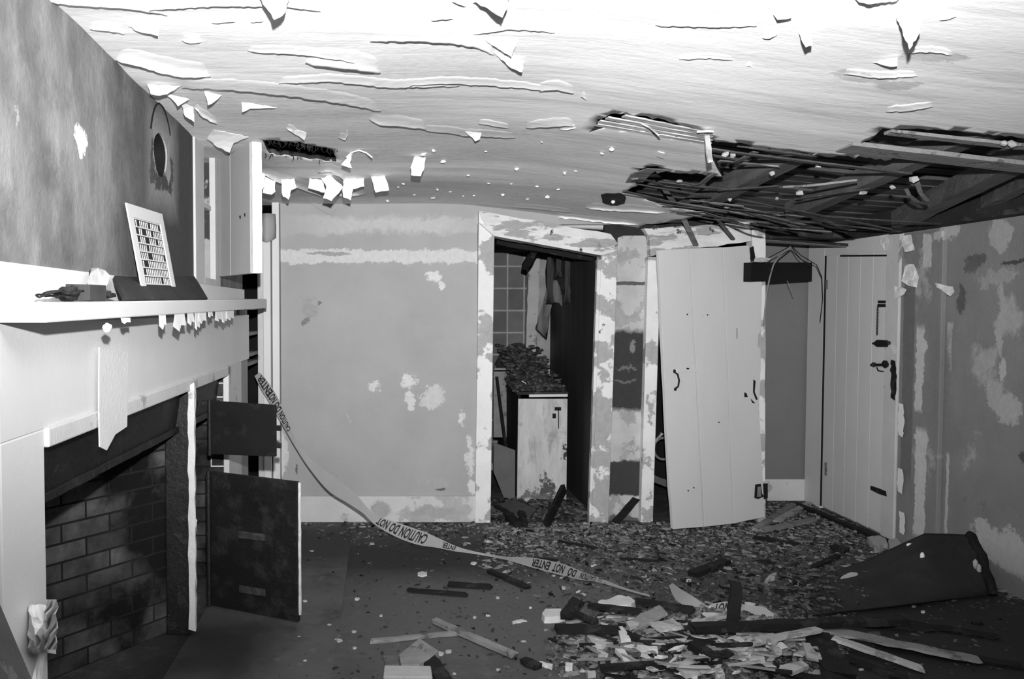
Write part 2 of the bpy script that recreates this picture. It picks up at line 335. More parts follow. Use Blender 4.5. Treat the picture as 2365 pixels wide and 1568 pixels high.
# far wall
m = MB().box(-.78, .60, DB, DB+.09, 0, 2.5)
m.box(.60, 1.60, DB+.02, DB+.09, 2.10, 2.5)
WB = struct('wall_back', m, M_wb)
m = MB().box(1.5, 2.62, DB+.04, DB+.10, 1.98, 2.5); m.build('lath_header', M_dark, WB)
STRIP_P = [(1427, 549), (1440, 544), (1488, 544), (1497, 553), (1482, 1214), (1405, 1214)]
def S3(px, py): p = onY(px, py, DB+.03); return (p.x, 0, p.z)
M_strip = mat('plaster_over_lath', .50, .2, 5, second=.36, sthr=.55, sscale=6, bump=.5, bscale=40, patches=[
    P(S3(1455, 655), (.14, Z9, .012), .10, .04, 1), P(S3(1452, 855), (.15, Z9, .28), .045, .10, 1), P(S3(1462, 800), (.03, Z9, .05), .22, .1), P(S3(1450, 850), (.10, Z9, .015), .16, .12), P(S3(1445, 880), (.10, Z9, .015), .14, .1),
    P(S3(1445, 1105), (.15, Z9, .125), .05, .10, 1), P(S3(1440, 1200), (.15, Z9, .05), .12, .1)])
MB().prism([onY(*p, DB+.03) for p in STRIP_P], (0, .07, 0)).build('plaster_strip', M_strip, WB)
# far-left corner boards and the recess beside the chimney breast
m = MB(); m.box(-.94, -.893, DB-.02, DB+.09, 0, 2.05); struct('trim_1', m, M_white2, bevel=.003)
m = MB(); m.box(-.893, -.842, DB-.07, DB+.09, 0, 2.10); struct('trim_2', m, M_white, bevel=.004)
m = MB(); m.box(-.834, -.785, DB-.04, DB+.09, 0, 2.28); struct('trim_3', m, M_white, bevel=.004)
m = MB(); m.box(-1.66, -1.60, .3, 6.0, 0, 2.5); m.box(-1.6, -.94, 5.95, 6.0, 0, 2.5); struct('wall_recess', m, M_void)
m = MB(); m.box(-.785, .60, DB-.022, DB, 0, .185); struct('baseboard_back', m, M_base, bevel=.004)

# doorway into the back room: casing boards lean, as in the photograph
DF = DB-.03
m = MB().prism([onY(*p, DF) for p in [(1106, 486), (1112, 488), (1142, 546), (1133, 1213), (1097, 1213), (1104, 700)]], (0, .15, 0)); struct('trim_4', m, M_peel, bevel=.004)
m = MB().prism([onY(*p, DF-.005) for p in [(1389, 591), (1427, 566), (1405, 1214), (1366, 1214)]], (0, .13, 0)); m.prism([onY(*p, DF-.018) for p in [(1380, 600), (1389, 598), (1366, 1214), (1360, 1214)]], (0, .05, 0)); struct('trim_5', m, M_peel, bevel=.003)
m = MB().prism([onY(*p, DF-.012) for p in rag([(1107, 487), (1411, 540), (1428, 563), (1389, 590), (1141, 545), (1112, 505)], 1.5, 30, 4)], (0, .14, 0)); m.prism([onY(*p, DF-.03) for p in [(1107, 515), (1420, 566), (1428, 580), (1389, 590), (1141, 545)]], (0, .03, 0)); struct('trim_6', m, M_peel2, bevel=.003)
# second doorway: left casing and its tilted header
m = MB().prism([onY(*p, DF) for p in [(1497, 593), (1527, 593), (1508, 1208), (1480, 1208)]], (0, .14, 0)); struct('trim_7', m, M_peel, bevel=.004)
m = MB().prism([onY(*p, DF-.01) for p in rag([(1488, 527), (1600, 522), (1732, 512), (1736, 556), (1503, 592), (1500, 545)], 2.5, 25, 9)], (0, .10, 0)); m.prism([onY(*p, DF-.022) for p in [(1488, 528), (1700, 520), (1660, 540), (1500, 548)]], (0, .012, 0)); struct('trim_8', m, M_peel2, bevel=.003)
m = MB().prism([onY(*p, DF+.015) for p in rag([(1736, 530), (1768, 530), (1768, 1210), (1750, 1210)], 1.5, 40, 2)], (0, .10, 0)); struct('trim_9', m, M_peel, bevel=.003)
# closet behind the leaning door
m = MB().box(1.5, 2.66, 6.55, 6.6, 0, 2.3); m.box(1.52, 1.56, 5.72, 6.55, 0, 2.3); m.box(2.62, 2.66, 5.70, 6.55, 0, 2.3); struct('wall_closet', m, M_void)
# alcove
m = MB().box(2.62, 3.30, 6.24, 6.30, 0, 2.4); WA = struct('wall_alcove', m, M_wallpaper)
m = MB().box(2.63, XR, 6.215, 6.24, 0, .17); struct('baseboard_alcove', m, M_white2, bevel=.003)
m = MB(); m.box(2.60, XR, 5.60, 5.72, 2.0, 2.2); struct('trim_10', m, M_dark)
# right wall: plaster, pilaster boards
m = MB().box(XR, XR+.08, .3, 6.3, 0, 2.5); WR = struct('wall_right', m, M_wr)
m = MB(); m.box(XR-.016, XR, 4.735, 5.10, 0, 1.97); struct('trim_11', m, M_wr, bevel=.003)
m = MB(); m.box(XR-.03, XR, 4.70, 4.735, 0, 1.93); struct('trim_12', m, M_wr, bevel=.004)
M_cas = mat('door_casing_grey_white', .62, .08, 4, second=.75, sthr=.62, sscale=6, third=.16, tthr=.70, tscale=7, bump=.3)
m = MB(); m.box(XR-.028, XR, 5.985, 6.215, 0, 2.0); struct('trim_13', m, M_gdoor, bevel=.003)
m = MB(); m.box(XR-.03, XR, 5.10, 5.235, 0, 1.99); struct('trim_14', m, M_cas, bevel=.004)
m = MB(); m.prism([(XR-.028, 5.235, 1.885), (XR-.028, 5.985, 1.905), (XR-.028, 5.985, 2.0), (XR-.028, 5.235, 2.0)], (.028, 0, 0)); struct('trim_15', m, M_gdoor, bevel=.003)

# back room seen through the doorway
def wallblocks(m, p0, p1, z0, z1, bw, bh, gap, t, seed, half=True, dz=.004):
    r = random.Random(seed); p0 = Vector(p0); p1 = Vector(p1); L = (p1-p0).length; d = (p1-p0)/L; nrm = Vector((d.y, -d.x, 0)); z = z0; k = 0
    while z < z1-.01:
        x = -(bw/2 if (k % 2 and half) else 0)
        while x < L:
            a = max(x, 0)+gap/2; b = min(x+bw, L)-gap/2; hi = min(z+bh, z1)-gap/2
            if b-a > .02:
                o = nrm*(t+r.uniform(-dz, dz)); A = p0+d*a; B = p0+d*b
                m.hexa([A+Vector((0, 0, z+gap/2)), B+Vector((0, 0, z+gap/2)), B+o+Vector((0, 0, z+gap/2)), A+o+Vector((0, 0, z+gap/2)), A+Vector((0, 0, hi)), B+Vector((0, 0, hi)), B+o+Vector((0, 0, hi)), A+o+Vector((0, 0, hi))])
            x += bw
        z += bh; k += 1
YB = 7.42
m = MB().box(.3, 1.6, YB, YB+.06, 0, 2.4); WK = struct('wall_backroom', m, M_mortar)
m = MB(); wallblocks(m, (.30, YB, 0), (1.36, YB, 0), 0.06, 2.3, .155, .205, .016, .01, 5, half=False); m.build('blockwork', M_block, WK)
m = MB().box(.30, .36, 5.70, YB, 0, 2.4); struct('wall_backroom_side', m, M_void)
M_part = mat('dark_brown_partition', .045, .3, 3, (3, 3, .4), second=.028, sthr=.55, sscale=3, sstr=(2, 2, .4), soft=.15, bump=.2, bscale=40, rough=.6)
m = MB().box(1.475, 1.55, 5.72, YB, 0, 2.4); struct('wall_partition', m, M_part)
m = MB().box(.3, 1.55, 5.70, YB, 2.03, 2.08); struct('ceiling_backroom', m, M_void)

m = MB(); m.hexa([(3.19, 2.6, 1.99), (XR, 2.6, 1.985), (XR, 6.2, 1.995), (3.19, 6.2, 2.0), (3.19, 2.6, 2.13), (XR, 2.6, 2.13), (XR, 6.2, 2.14), (3.19, 6.2, 2.14)]); struct('trim_16', m, M_dark)
# ------------------------------------------------------------------ fireplace, mantel, cupboard (left)
XF = -.92
FP = thing('fireplace', (XF, 3.2, 0), 'wide white painted brick fireplace with iron hood under the mantel', 'fireplace')
m = MB(); m.box(XL, XF, 1.86, 5.13, 1.185, 1.47); m.build('frieze_panel', M_white, FP, bevel=.003)
m = MB(); m.box(XL, XL+.012, .3, 3.87, 1.47, 1.618); m.box(XL, XL+.012, 3.87, 5.13, 1.47, 1.63); m.build('back_board', M_white, FP)
m = MB(); m.hexa([(XL-.06, 1.86, 0), (XF, 1.86, 0), (XF, 2.10, 0), (XL-.06, 2.10, 0), (XL-.06, 1.86, 1.187), (XF, 1.86, 1.187), (XF, 2.10, 1.187), (XL-.06, 2.10, 1.187)]); m.build('jamb', M_white, FP, bevel=.006)
m = MB(); m.box(XL-.06, XF, 4.45, 4.86, 0, 1.187); m.build('jamb', M_white2, FP, bevel=.004)
m = MB(); m.box(XL-.3, XF-.01, 4.87, 5.13, 0, 1.50); m.build('end_board', mat('dull_painted_board', .34, .1, 4), FP, bevel=.004)
m = MB(); m.box(XF-.02, XF+.012, 2.10, 4.45, 1.135, 1.187); m.build('lintel_moulding', M_white2, FP, bevel=.005)
m = MB(); m.box(XF-.02, XF+.012, 4.42, 4.50, .0, 1.187); m.build('jamb_moulding', M_white2, FP, bevel=.005)
m = MB(); m.hexa([(-1.03, 2.08, .965), (-.99, 2.08, .965), (-.99, 4.44, .935), (-1.03, 4.44, .935), (-.99, 2.08, 1.2), (-.95, 2.08, 1.2), (-.95, 4.44, 1.2), (-.99, 4.44, 1.2)])
m.beam((-.985, 2.1, .972), (-.985, 4.42, .942), .02, .03, n=30, jag=.003, seed=4); m.build('iron_hood', M_iron, FP, bevel=.004)
m = MB(); m.box(-1.04, -.928, 3.625, 3.67, 0, 1.15); m.build('iron_cheek', M_iron, FP, bevel=.006)
m = MB(); m.beam((-.909, 3.592, .045), (-.905, 3.588, 1.16), .030, .022, up=(0, 1, 0), n=26, jag=.0035, seed=9)
m.ball((-.900, 3.588, .53), (.014, .012, .03), 3)
m.build('post', M_white2, FP)
m = MB()
hb = [((-1.55, 1.95, 0), (-1.55, 2.95, 0)), ((-1.55, 2.95, 0), (-1.02, 3.68, 0)), ((-1.22, 3.68, 0), (-1.22, 4.46, 0))]
for i, (p, q) in enumerate(hb): wallblocks(m, q, p, 0, 1.5, .225, .078, .010, -.022 if 0 else .02, 20+i, dz=.005)
wallblocks(m, (-1.24, 4.455, 0), (-.93, 4.455, 0), 0, 1.2, .225, .078, .010, .02, 31, dz=.005)
wallblocks(m, (-.97, 2.085, 0), (-1.56, 2.085, 0), 0, 1.5, .225, .078, .010, .02, 33, dz=.005)
m.build('hearth_brickwork', M_brick, FP)
m = MB()
for (p, q) in hb:
    p = Vector(p); q = Vector(q); d = (q-p).normalized(); nn = Vector((-d.y, d.x, 0))
    m.hexa([p+nn*.003, q+nn*.003, q+nn*.06, p+nn*.06]+[v+Vector((0, 0, 1.6)) for v in (p+nn*.003, q+nn*.003, q+nn*.06, p+nn*.06)])
m.box(-1.3, -.93, 4.458, 4.52, 0, 1.2); m.box(-1.6, -.97, 2.02, 2.083, 0, 1.5); m.box(-1.62, -1.0, 2.0, 4.5, 1.35, 1.4)
m.build('hearth_mortar', M_sootmortar, FP)
# iron range doors, swung open
def slab(m, p0, p1, z0, z1, z0b, z1b, t):
    p0 = Vector(p0); p1 = Vector(p1); d = (p1-p0).normalized(); o = Vector((-d.y, d.x, 0))*t
    m.hexa([p0+Vector((0, 0, z0)), p1+Vector((0, 0, z0b)), p1+o+Vector((0, 0, z0b)), p0+o+Vector((0, 0, z0)), p0+Vector((0, 0, z1)), p1+Vector((0, 0, z1b)), p1+o+Vector((0, 0, z1b)), p0+o+Vector((0, 0, z1))])
A = onZ(488, 1398, .02); B = onZ(688, 1438, .01); A2 = Vector((A.x, A.y, 0)); B2 = Vector((B.x, B.y, 0))
m = MB(); slab(m, A2, B2, .02, .695, .012, .685, .022); RD = m.build('range_door', M_iron2, FP, bevel=.003)
dd = (B2-A2).normalized(); fr = Vector((dd.y, -dd.x, 0))
m = MB(); m.beam(B2+fr*-.011+Vector((0, 0, .05)), B2+fr*-.011+Vector((0, 0, .684)), .005, .024, up=dd, n=24, jag=.002, seed=2); m.build('door_edge', M_white2, RD)
for k, z in ((.32, .40), (.34, .13)):
    m = MB(); p = A2+dd*.17+Vector((0, 0, z))+fr*.004; m.beam(p, p+dd*.15, .012, .035, n=1); m.build('hinge_strap', mat('worn_iron_strap_%d' % int(z*100), .035, .3, 20, second=.06, sthr=.55, sscale=30), RD, bevel=.003)
m = MB(); m.tube([A2+Vector((-.01, -.004, .02)), A2+Vector((-.01, -.004, .70))], .012, 8); m.build('hinge_pin', M_iron, RD)
A = Vector((-.917, 3.985, 0)); B = onP(636, 990, (-.56, 3.86, 0), Vector((0, 1, 0))); B = Vector((B.x, 3.86, 0))
m = MB(); slab(m, A, B, .775, 1.045, .785, 1.038, .016); RU = m.build('range_door', mat('dusty_black_iron', .008, .3, 8, second=.014, sthr=.6, sscale=12), FP, bevel=.003)
dd = (B-A).normalized()
for z in (.925, .84):
    m = MB(); m.beam(B+Vector((0, .01, z)), B+dd*.03+Vector((0, .01, z)), .012, .026); m.build('latch_lug', M_iron2, RU, bevel=.002)
m = MB(); m.beam(A+Vector((-.06, .02, 1.03)), A+Vector((.05, .01, 1.035)), .014, .022); m.tube([A+Vector((0, 0, .77)), A+Vector((0, 0, 1.05))], .010, 8); m.build('hinge_strap', M_iron, RU)

# mantel shelf
def mz(y): return 1.517+.0165*(y-1.85)      # top surface of the sagging shelf
m = MB(); x0, x1 = XL+.0135, -.80
m.hexa([(x0, 1.85, mz(1.85)-.047), (x1, 1.85, mz(1.85)-.047), (x1+.01, 5.04, mz(5.04)-.058), (x0, 5.04, mz(5.04)-.058), (x0, 1.85, mz(1.85)), (x1, 1.85, mz(1.85)), (x1+.01, 5.04, mz(5.04)), (x0, 5.04, mz(5.04))])
m.build('mantel_shelf', M_white, None, 'long white painted wooden mantel shelf above the fireplace', 'shelf', bevel=.004)

# ventilation grille leaning on the wall
g = [Vector((-.875, 2.80, 1.545)), Vector((-.875, 3.24, 1.552)), Vector((-.948, 3.29, 1.893)), Vector((-.948, 2.845, 1.88))]
def gp(u, v): return g[0].lerp(g[1], u).lerp(g[3].lerp(g[2], u), v)
gn = (g[1]-g[0]).cross(g[3]-g[0]).normalized(); gn = gn if gn.x > 0 else -gn
GR = thing('vent_grille', (-.9, 3.03, 1.545), 'white metal louvred grille leaning on the wall above the mantel', 'vent grille')
m = MB()
for (u0, u1, v0, v1) in ((0, .12, 0, 1), (.88, 1, 0, 1), (.12, .88, .86, 1), (.12, .88, 0, .06)):
    m.prism([gp(u0, v0), gp(u1, v0), gp(u1, v1), gp(u0, v1)], gn*.005)
m.build('frame', M_white, GR)
m = MB()
for k in range(9):
    v = .06+.80*(k+.86)/9.0
    m.prism([gp(.12, v), gp(.88, v), gp(.88, v+.014), gp(.12, v+.014)], gn*.002)
rr = random.Random(4)
for k in range(9):
    for j in range(15):
        if rr.random() < .16: continue
        u = .13+.75*j/15; v = .06+.80*(k-.04)/9
        m.prism([gp(u, v), gp(u+.017, v), gp(u+.023, v+.072), gp(u+.006, v+.072)], gn*.0015)
m.build('louvre_grid', M_white, GR)
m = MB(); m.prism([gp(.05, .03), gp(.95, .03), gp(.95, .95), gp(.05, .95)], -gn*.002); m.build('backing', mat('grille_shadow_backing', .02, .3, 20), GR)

# dark slab lying against the wall on the mantel
s0, s1, s2, s3 = Vector((-.825, 2.46, mz(2.46)+.001)), Vector((-.825, 3.56, mz(3.56)+.001)), Vector((-.935, 3.76, 1.655)), Vector((-.935, 2.68, 1.607))
m = MB(); rows = []
for v in (0, .33, .66, 1): rows.append([s0.lerp(s1, u/8).lerp(s3.lerp(s2, u/8), v)+Vector((.004*nz((u, v*3, 5), .7), 0, .005*nz((u, v*3, 1), .8) if v not in (0,) else 0)) for u in range(9)])
m.grid(rows)
m.build('slate_slab', mat('scuffed_slate', .03, .4, 6, second=.05, sthr=.6, sscale=7, soft=.08, third=.14, tthr=.72, tscale=10, bump=.5), None, 'dark scuffed slab propped on the mantel in front of the grille', 'slab', solid=.014)
# small box, roll, paper wad, wires on the mantel
m = MB(); y = 2.20; z = mz(y+.12)+.001; m.hexa([(-.90, y, z), (-.825, y-.02, z), (-.83, y+.12, z+.001), (-.905, y+.12, z+.001), (-.90, y, z+.046), (-.825, y-.02, z+.044), (-.83, y+.12, z+.046), (-.905, y+.12, z+.047)])
m.build('cardboard_box', mat('brown_card', .05, .2, 9), None, 'small dark cardboard box on the mantel beside the wires', 'box', bevel=.002)
m = MB(); m.tube([(-.888, 2.15, mz(2.15)+.021), (-.852, 2.135, mz(2.15)+.021)], .020, 14); m.build('tape_roll', M_stick, None, 'stubby black roll on the mantel end beside the small box', 'roll', bevel=.003)
m = MB(); m.ball((-.905, 2.47, mz(2.47)+.056), (.030, .045, .042), 5, .3, 2); m.build('paper_wad', mat('grey_crumpled_paper', .34, .2, 14, bump=.5), None, 'grey crumpled paper wad on the mantel beside the dark slab', 'paper wad')
m = MB(); m.ball((-.87, 2.44, mz(2.44)+.018), (.03, .06, .012), 8, .35, 1); m.build('rag', M_stick, None, 'dark scrap lying on the mantel in front of the paper wad', 'scrap')
for k in range(5):
    r = random.Random(40+k); m = MB(); c = Vector((-.865+.012*r.uniform(-1, 1), 1.99+.05*k, mz(2.05)+.008+.004*k)); pts = []
    for i in range(26):
        a = i*.30+k; pts.append(c+Vector((.028*math.cos(a)*(1-.3*i/26), .05*math.sin(a)+.002*i, .003+.0009*i*abs(math.sin(a*.7+k)))))
    m.tube(pts, .0028, 5); m.build('wire_coil', M_stick, None, 'loop in the tangle of thin dark wire on the mantel end', 'wire', 'tangled wire on the mantel')
m = MB(); p = onX(210, 634, XL+.012); m.box(XL+.012, XL+.035, p.y-.018, p.y+.018, p.z-.010, p.z+.012); m.build('wall_block', M_stick, None, 'tiny dark wooden block fixed on the white board above the mantel', 'block', bevel=.002)

# pale strip hanging over the fireplace opening, and the knob of paint above it
m = MB(); pts = [(227, 802), (294, 814), (291, 985), (264, 1003), (244, 1040), (228, 1032), (226, 940)]
rows = []
q = [onX(px, py, XF+.018) for px, py in pts]
m.prism(q, (.004, 0, 0)); m.build('hanging_strip', mat('limp_pale_card', .70, .06, 6, patches=[]), None, 'pale card strip hanging over the edge of the fireplace opening', 'strip')
m = MB(); p = onX(248, 757, -.79); m.ball(p, (.012, .014, .014), 3, .15, 2); m.build('paint_blob', M_flake, None, 'round white blob hanging under the mantel above the card strip', 'blob')
# paint flakes hanging from the underside of the mantel
uf = [(290, 742, 24, 12, 'wide short'), (376, 747, 20, 26, 'folded'), (413, 748, 30, 28, 'largest diamond shaped'), (440, 741, 22, 22, 'squarish'), (467, 737, 20, 20, 'notched'), (455, 752, 12, 18, 'small drooping'), (486, 728, 12, 10, 'tiny'), (505, 735, 18, 16, 'short'), (517, 739, 12, 16, 'narrow'), (531, 731, 24, 18, 'pointed')]
for i, (px, py, w, h, d) in enumerate(uf):
    r = random.Random(i*7+1); X = -.803; poly = []
    p0 = onX(px, py-h*.6, X); top = mz(p0.y)-.05
    for (a, b) in ((-.5, -.6), (.45, -.6), (.55, .25), (.1, .1), (-.05, .7), (-.5, .3)):
        p = onX(px+.8*w*(a+r.uniform(-.12, .12)), py+.8*h*(b+r.uniform(-.1, .1)), X+.012*(b+.6)); poly.append(p)
    for k in (0, 1): poly[k].z = max(poly[k].z, top)
    m = MB().prism(poly, (.0015, 0, 0))
    nb = ('left end' if px < 350 else 'middle' if px < 450 else 'far end')
    lab = {0: 'wide short paint flake under the mantel beside the round white blob', 1: 'folded white flake under the mantel, next right from the wide short one'}.get(i, '%s white paint flake hanging under the mantel at its %s' % (d, nb))
    m.build('paint_flake', M_flake, None, lab, 'paint flake', 'paint flakes under the mantel')
# torn wallpaper wad on the pillar, tail below
q0 = onX(66, 1400, XF+.004); 
m = MB(); rows = []
for v in range(9):
    row = []
    for u in range(8):
        px = lerp(66, 122, u/7)+5*nz((u, v, 0), .9)+(6 if u == 7 else 0); py = lerp(1398, 1508, v/8)+5*nz((u, v, 4), .9)
        e = math.sin(math.pi*u/7)*math.sin(math.pi*v/8)
        row.append(onX(px, py, XF+.004+.045*e+.018*nz((u, v, 2), .8)*(1 if e > .05 else 0)+.02*(u/7)))
    rows.append(row)
m.grid(rows); rows = []
for v in range(8):
    rows.append([onX(lerp(103, 130, u/3)+(0, 8, -4, 3, 6, -2, 3, 0)[v]*.6, lerp(1385, 1500, v/7), XF+.03+.03*((u+v) % 2)+.012*u) for u in range(4)])
m.grid(rows); m.build('paper_wad', M_paper, None, 'crumpled torn white paper stuck on the near fireplace pillar', 'torn paper', solid=.0015, smooth=False)
m = MB(); m.grid([[onX(px, py, XF+.012+.012*k) for k, px in enumerate(r)] for py, r in ((1508, (88, 97, 106)), (1540, (82, 90, 100)), (1580, (70, 84, 96)), (1640, (66, 80, 92)))]); m.build('paper_strip', M_paper, None, 'narrow torn paper strip hanging below the crumpled paper on the pillar', 'torn paper', solid=.0015)
m = MB(); m.hexa([(-.93, 1.34, 1.12), (-.93, 1.66, 1.14), (-.50, 1.70, 0.0), (-.50, 1.36, 0.0), (-.957, 1.34, 1.11), (-.957, 1.66, 1.13), (-.53, 1.70, 0.0), (-.53, 1.36, 0.0)])
m.build('leaning_board', mat('dark_dusty_board', .075, .3, 6, second=.13, sthr=.6, sscale=8, bump=.4), None, 'dark wide board leaning on the white wall at the near end of the fireplace', 'board', bevel=.003)

# wall cupboard with its open door
M_cup = mat('cupboard_paint', .52, .08, 4, second=.42, sthr=.64, sscale=7, bump=.2)
CB_ = thing('wall_cupboard', (-1.1, 4.15, 1.63), 'pale wall cupboard beside the chimney breast with its door hanging open', 'cupboard')
za, zb = 1.63, 2.38
m = MB(); m.box(XL-.02, XL+.012, 3.87, 4.05, za, zb); m.build('stile', M_cup, CB_, bevel=.003)
m = MB(); m.box(XL-.02, XL+.012, 4.30, 4.42, za, zb); m.build('stile', M_cup, CB_, bevel=.003)
m = MB(); m.box(XL-.02, XL+.012, 4.05, 4.30, za, 1.665); m.build('rail', M_cup, CB_, bevel=.003)
m = MB(); m.box(-1.42, -1.40, 3.9, 4.44, za, zb); m.box(-1.42, XL-.02, 3.88, 3.90, za, zb); m.box(-1.42, XL-.02, 3.9, 4.44, zb-.02, zb); m.box(-1.42, XL-.02, 3.9, 4.44, za, za+.02); m.build('carcass', M_dark, CB_)
m = MB(); m.box(-1.42, XL-.02, 4.40, 4.44, za, zb); m.build('side_panel', mat('flaking_cupboard_lining', .36, .2, 6, second=.05, sthr=.56, sscale=5, soft=.02), CB_)
m = MB(); p = onX(486, 490, XL-.05); m.box(-1.40, XL-.01, 3.9, 4.40, p.z-.012, p.z+.012); m.build('shelf', M_cup, CB_, bevel=.002)
# door
h0 = Vector((XL+.014, 4.36, 0)); t0 = onP(587, 628, (-.69, 4.0, 0), Vector((0, 1, 0))); h1 = Vector((-.705, 3.98, 0)); d = (h1-h0).normalized(); o = Vector((-d.y, d.x, 0))
o = o if o.y > 0 else -o
m = MB()
for (a, b) in ((0, .40), (.408, 1)):
    p = h0.lerp(h1, a); q = h0.lerp(h1, b)
    m.hexa([p+Vector((0, 0, 1.682)), q+Vector((0, 0, 1.682)), q+o*.03+Vector((0, 0, 1.682)), p+o*.03+Vector((0, 0, 1.682)), p+Vector((0, 0, 2.315)), q+Vector((0, 0, 2.335)), q+o*.03+Vector((0, 0, 2.335)), p+o*.03+Vector((0, 0, 2.315))])
CD = m.build('door', mat('cupboard_door_paint', .38, .06, 4, (1, 1, .4), bump=.15), CB_, bevel=.003)
m = MB(); e = h1+d*.0; m.beam(e+o*.028+d*.012+Vector((0, 0, 1.682)), e+o*.028+d*.012+Vector((0, 0, 2.335)), .028, .05, up=o, n=18, jag=.0015, seed=6); m.build('door_edge', mat('chipped_lit_edge', .78, .08, 8, third=.2, tthr=.70, tscale=14), CD)  # edge coloured much lighter than the door, painting in its lit side
for t in (.72, .86):
    p = h0.lerp(h1, t)+Vector((0, 0, 1.975 if t < .8 else 1.98)); MB().ball(p-o*.002, (.006, .004, .010), 2).build('screw_hole', M_stick, CD)
# boards in the recess
for i, z in enumerate((.80, 1.13, 1.19, 1.33, 1.50)):
    m = MB().box(-1.58, -.945, 5.17, 5.62, z, z+.022); m.build('recess_shelf', M_wood, None, '%s rough grey shelf board in the dark recess beside the fireplace' % ('lowest', 'second lowest', 'middle', 'second highest', 'topmost')[i], 'shelf', 'shelves in the recess')
rr = random.Random(5)
for i, (z, x) in enumerate(((1.212, -1.02), (1.352, -1.03), (1.352, -1.12))):
    m = MB().box(x-.03, x+.05, 5.22, 5.40, z+.0, z+.05+.02*i); m.build('recess_brick', M_brick, None, 'loose brick on the %s recess shelf beside the fireplace%s' % (('middle', 'second highest', 'second highest')[i], ('', '', ', deeper in the shadow')[i]), 'brick', bevel=.005)
# ------------------------------------------------------------------ peeling paint on the ceiling
def cdrop(px, py, h): return onC(px, py, h)
def peel(line, up, drop, name=None, label=None, n=9, mat_=None, group=None, gcat='paint flake', seed=0, amp=1.5, taper=True):
    """a loose sheet of paint: its far edge (the pixel line) droops, its near edge is still stuck to the ceiling"""
    L = rag(line, amp, 9, seed+11, False); rows = []; N = len(L)
    for v in range(n+1):
        t = v/n; row = []
        for i, (px, py) in enumerate(L):
            s = i/(N-1); e = (math.sin(math.pi*s)**.6 if 0 < s < 1 else 0) if taper else 1
            h = -.006+(.0075+drop*.62*(1-t)**4.0)*smooth(min(1, e*1.6))*smooth((1-t)*2.5)
            p = onC(px, py-1.7*up*t*(.6+.4*e), h); p.z += cz(p.x, p.y)-zc(p.x, p.y); row.append(p)
        rows.append(row)
    m = MB().grid(rows)
    return m.build(name or 'loose_paint', mat_ or M_ceil, None if label else CEIL, label, gcat if label else None, group, solid=.0018, smooth=True)
def hang(poly, name='paint_flake', label=None, lean=.35, seed=0, group='hanging ceiling paint flakes', mt=None, amp=1.9, curl=.012):
    """a flake that has let go on three sides and hangs from its top edge, curling"""
    top = min(p[1] for p in poly); bot = max(p[1] for p in poly); cx = sum(p[0] for p in poly)/len(poly)
    q0 = onC(cx, top+1, .004); L = rag(poly, amp, 7, seed, True)
    Y0 = q0.y
    def at(px, py):
        s = (py-top)/max(1, bot-top); H = (bot-top)*Y0/F
        return onY(px, py, Y0-lean*H*s+curl*math.sin(s*3+seed)+.004*nz((px*.02, py*.02, seed), 1.0))
    xs = [p[0] for p in poly]
    w = max(xs)-min(xs); step = max(4.5, min(w, bot-top)/4)
    vv, ff = cdt(L, [], step, seed)
    P3 = [at(p[0], p[1]) for p in vv]
    for p in P3: p.z = min(p.z, zc(p.x, p.y)-.002)
    m = MB().add(P3, ff)
    return m.build(name, mt or M_flake, None, label, 'paint flake', group, solid=.0016)
def lift(poly, near, far, seed=0, label=None, group='lifting ceiling paint flakes'):
    """a flake lying near the ceiling: drop grows from the near edge (top of its outline) to the far edge"""
    L = rag(poly, 1.2, 8, seed, True); top = min(p[1] for p in poly); bot = max(p[1] for p in poly)
    vv, ff = cdt(L, [], max(5, (bot-top)/4), seed)
    m = MB().add([onC(p[0], p[1], lerp(near, far, max(0, (p[1]-top)/(bot-top))**1.4)) for p in vv], ff)
    return m.build('paint_flake', M_flake, None, label, 'paint flake', group, solid=.0016)

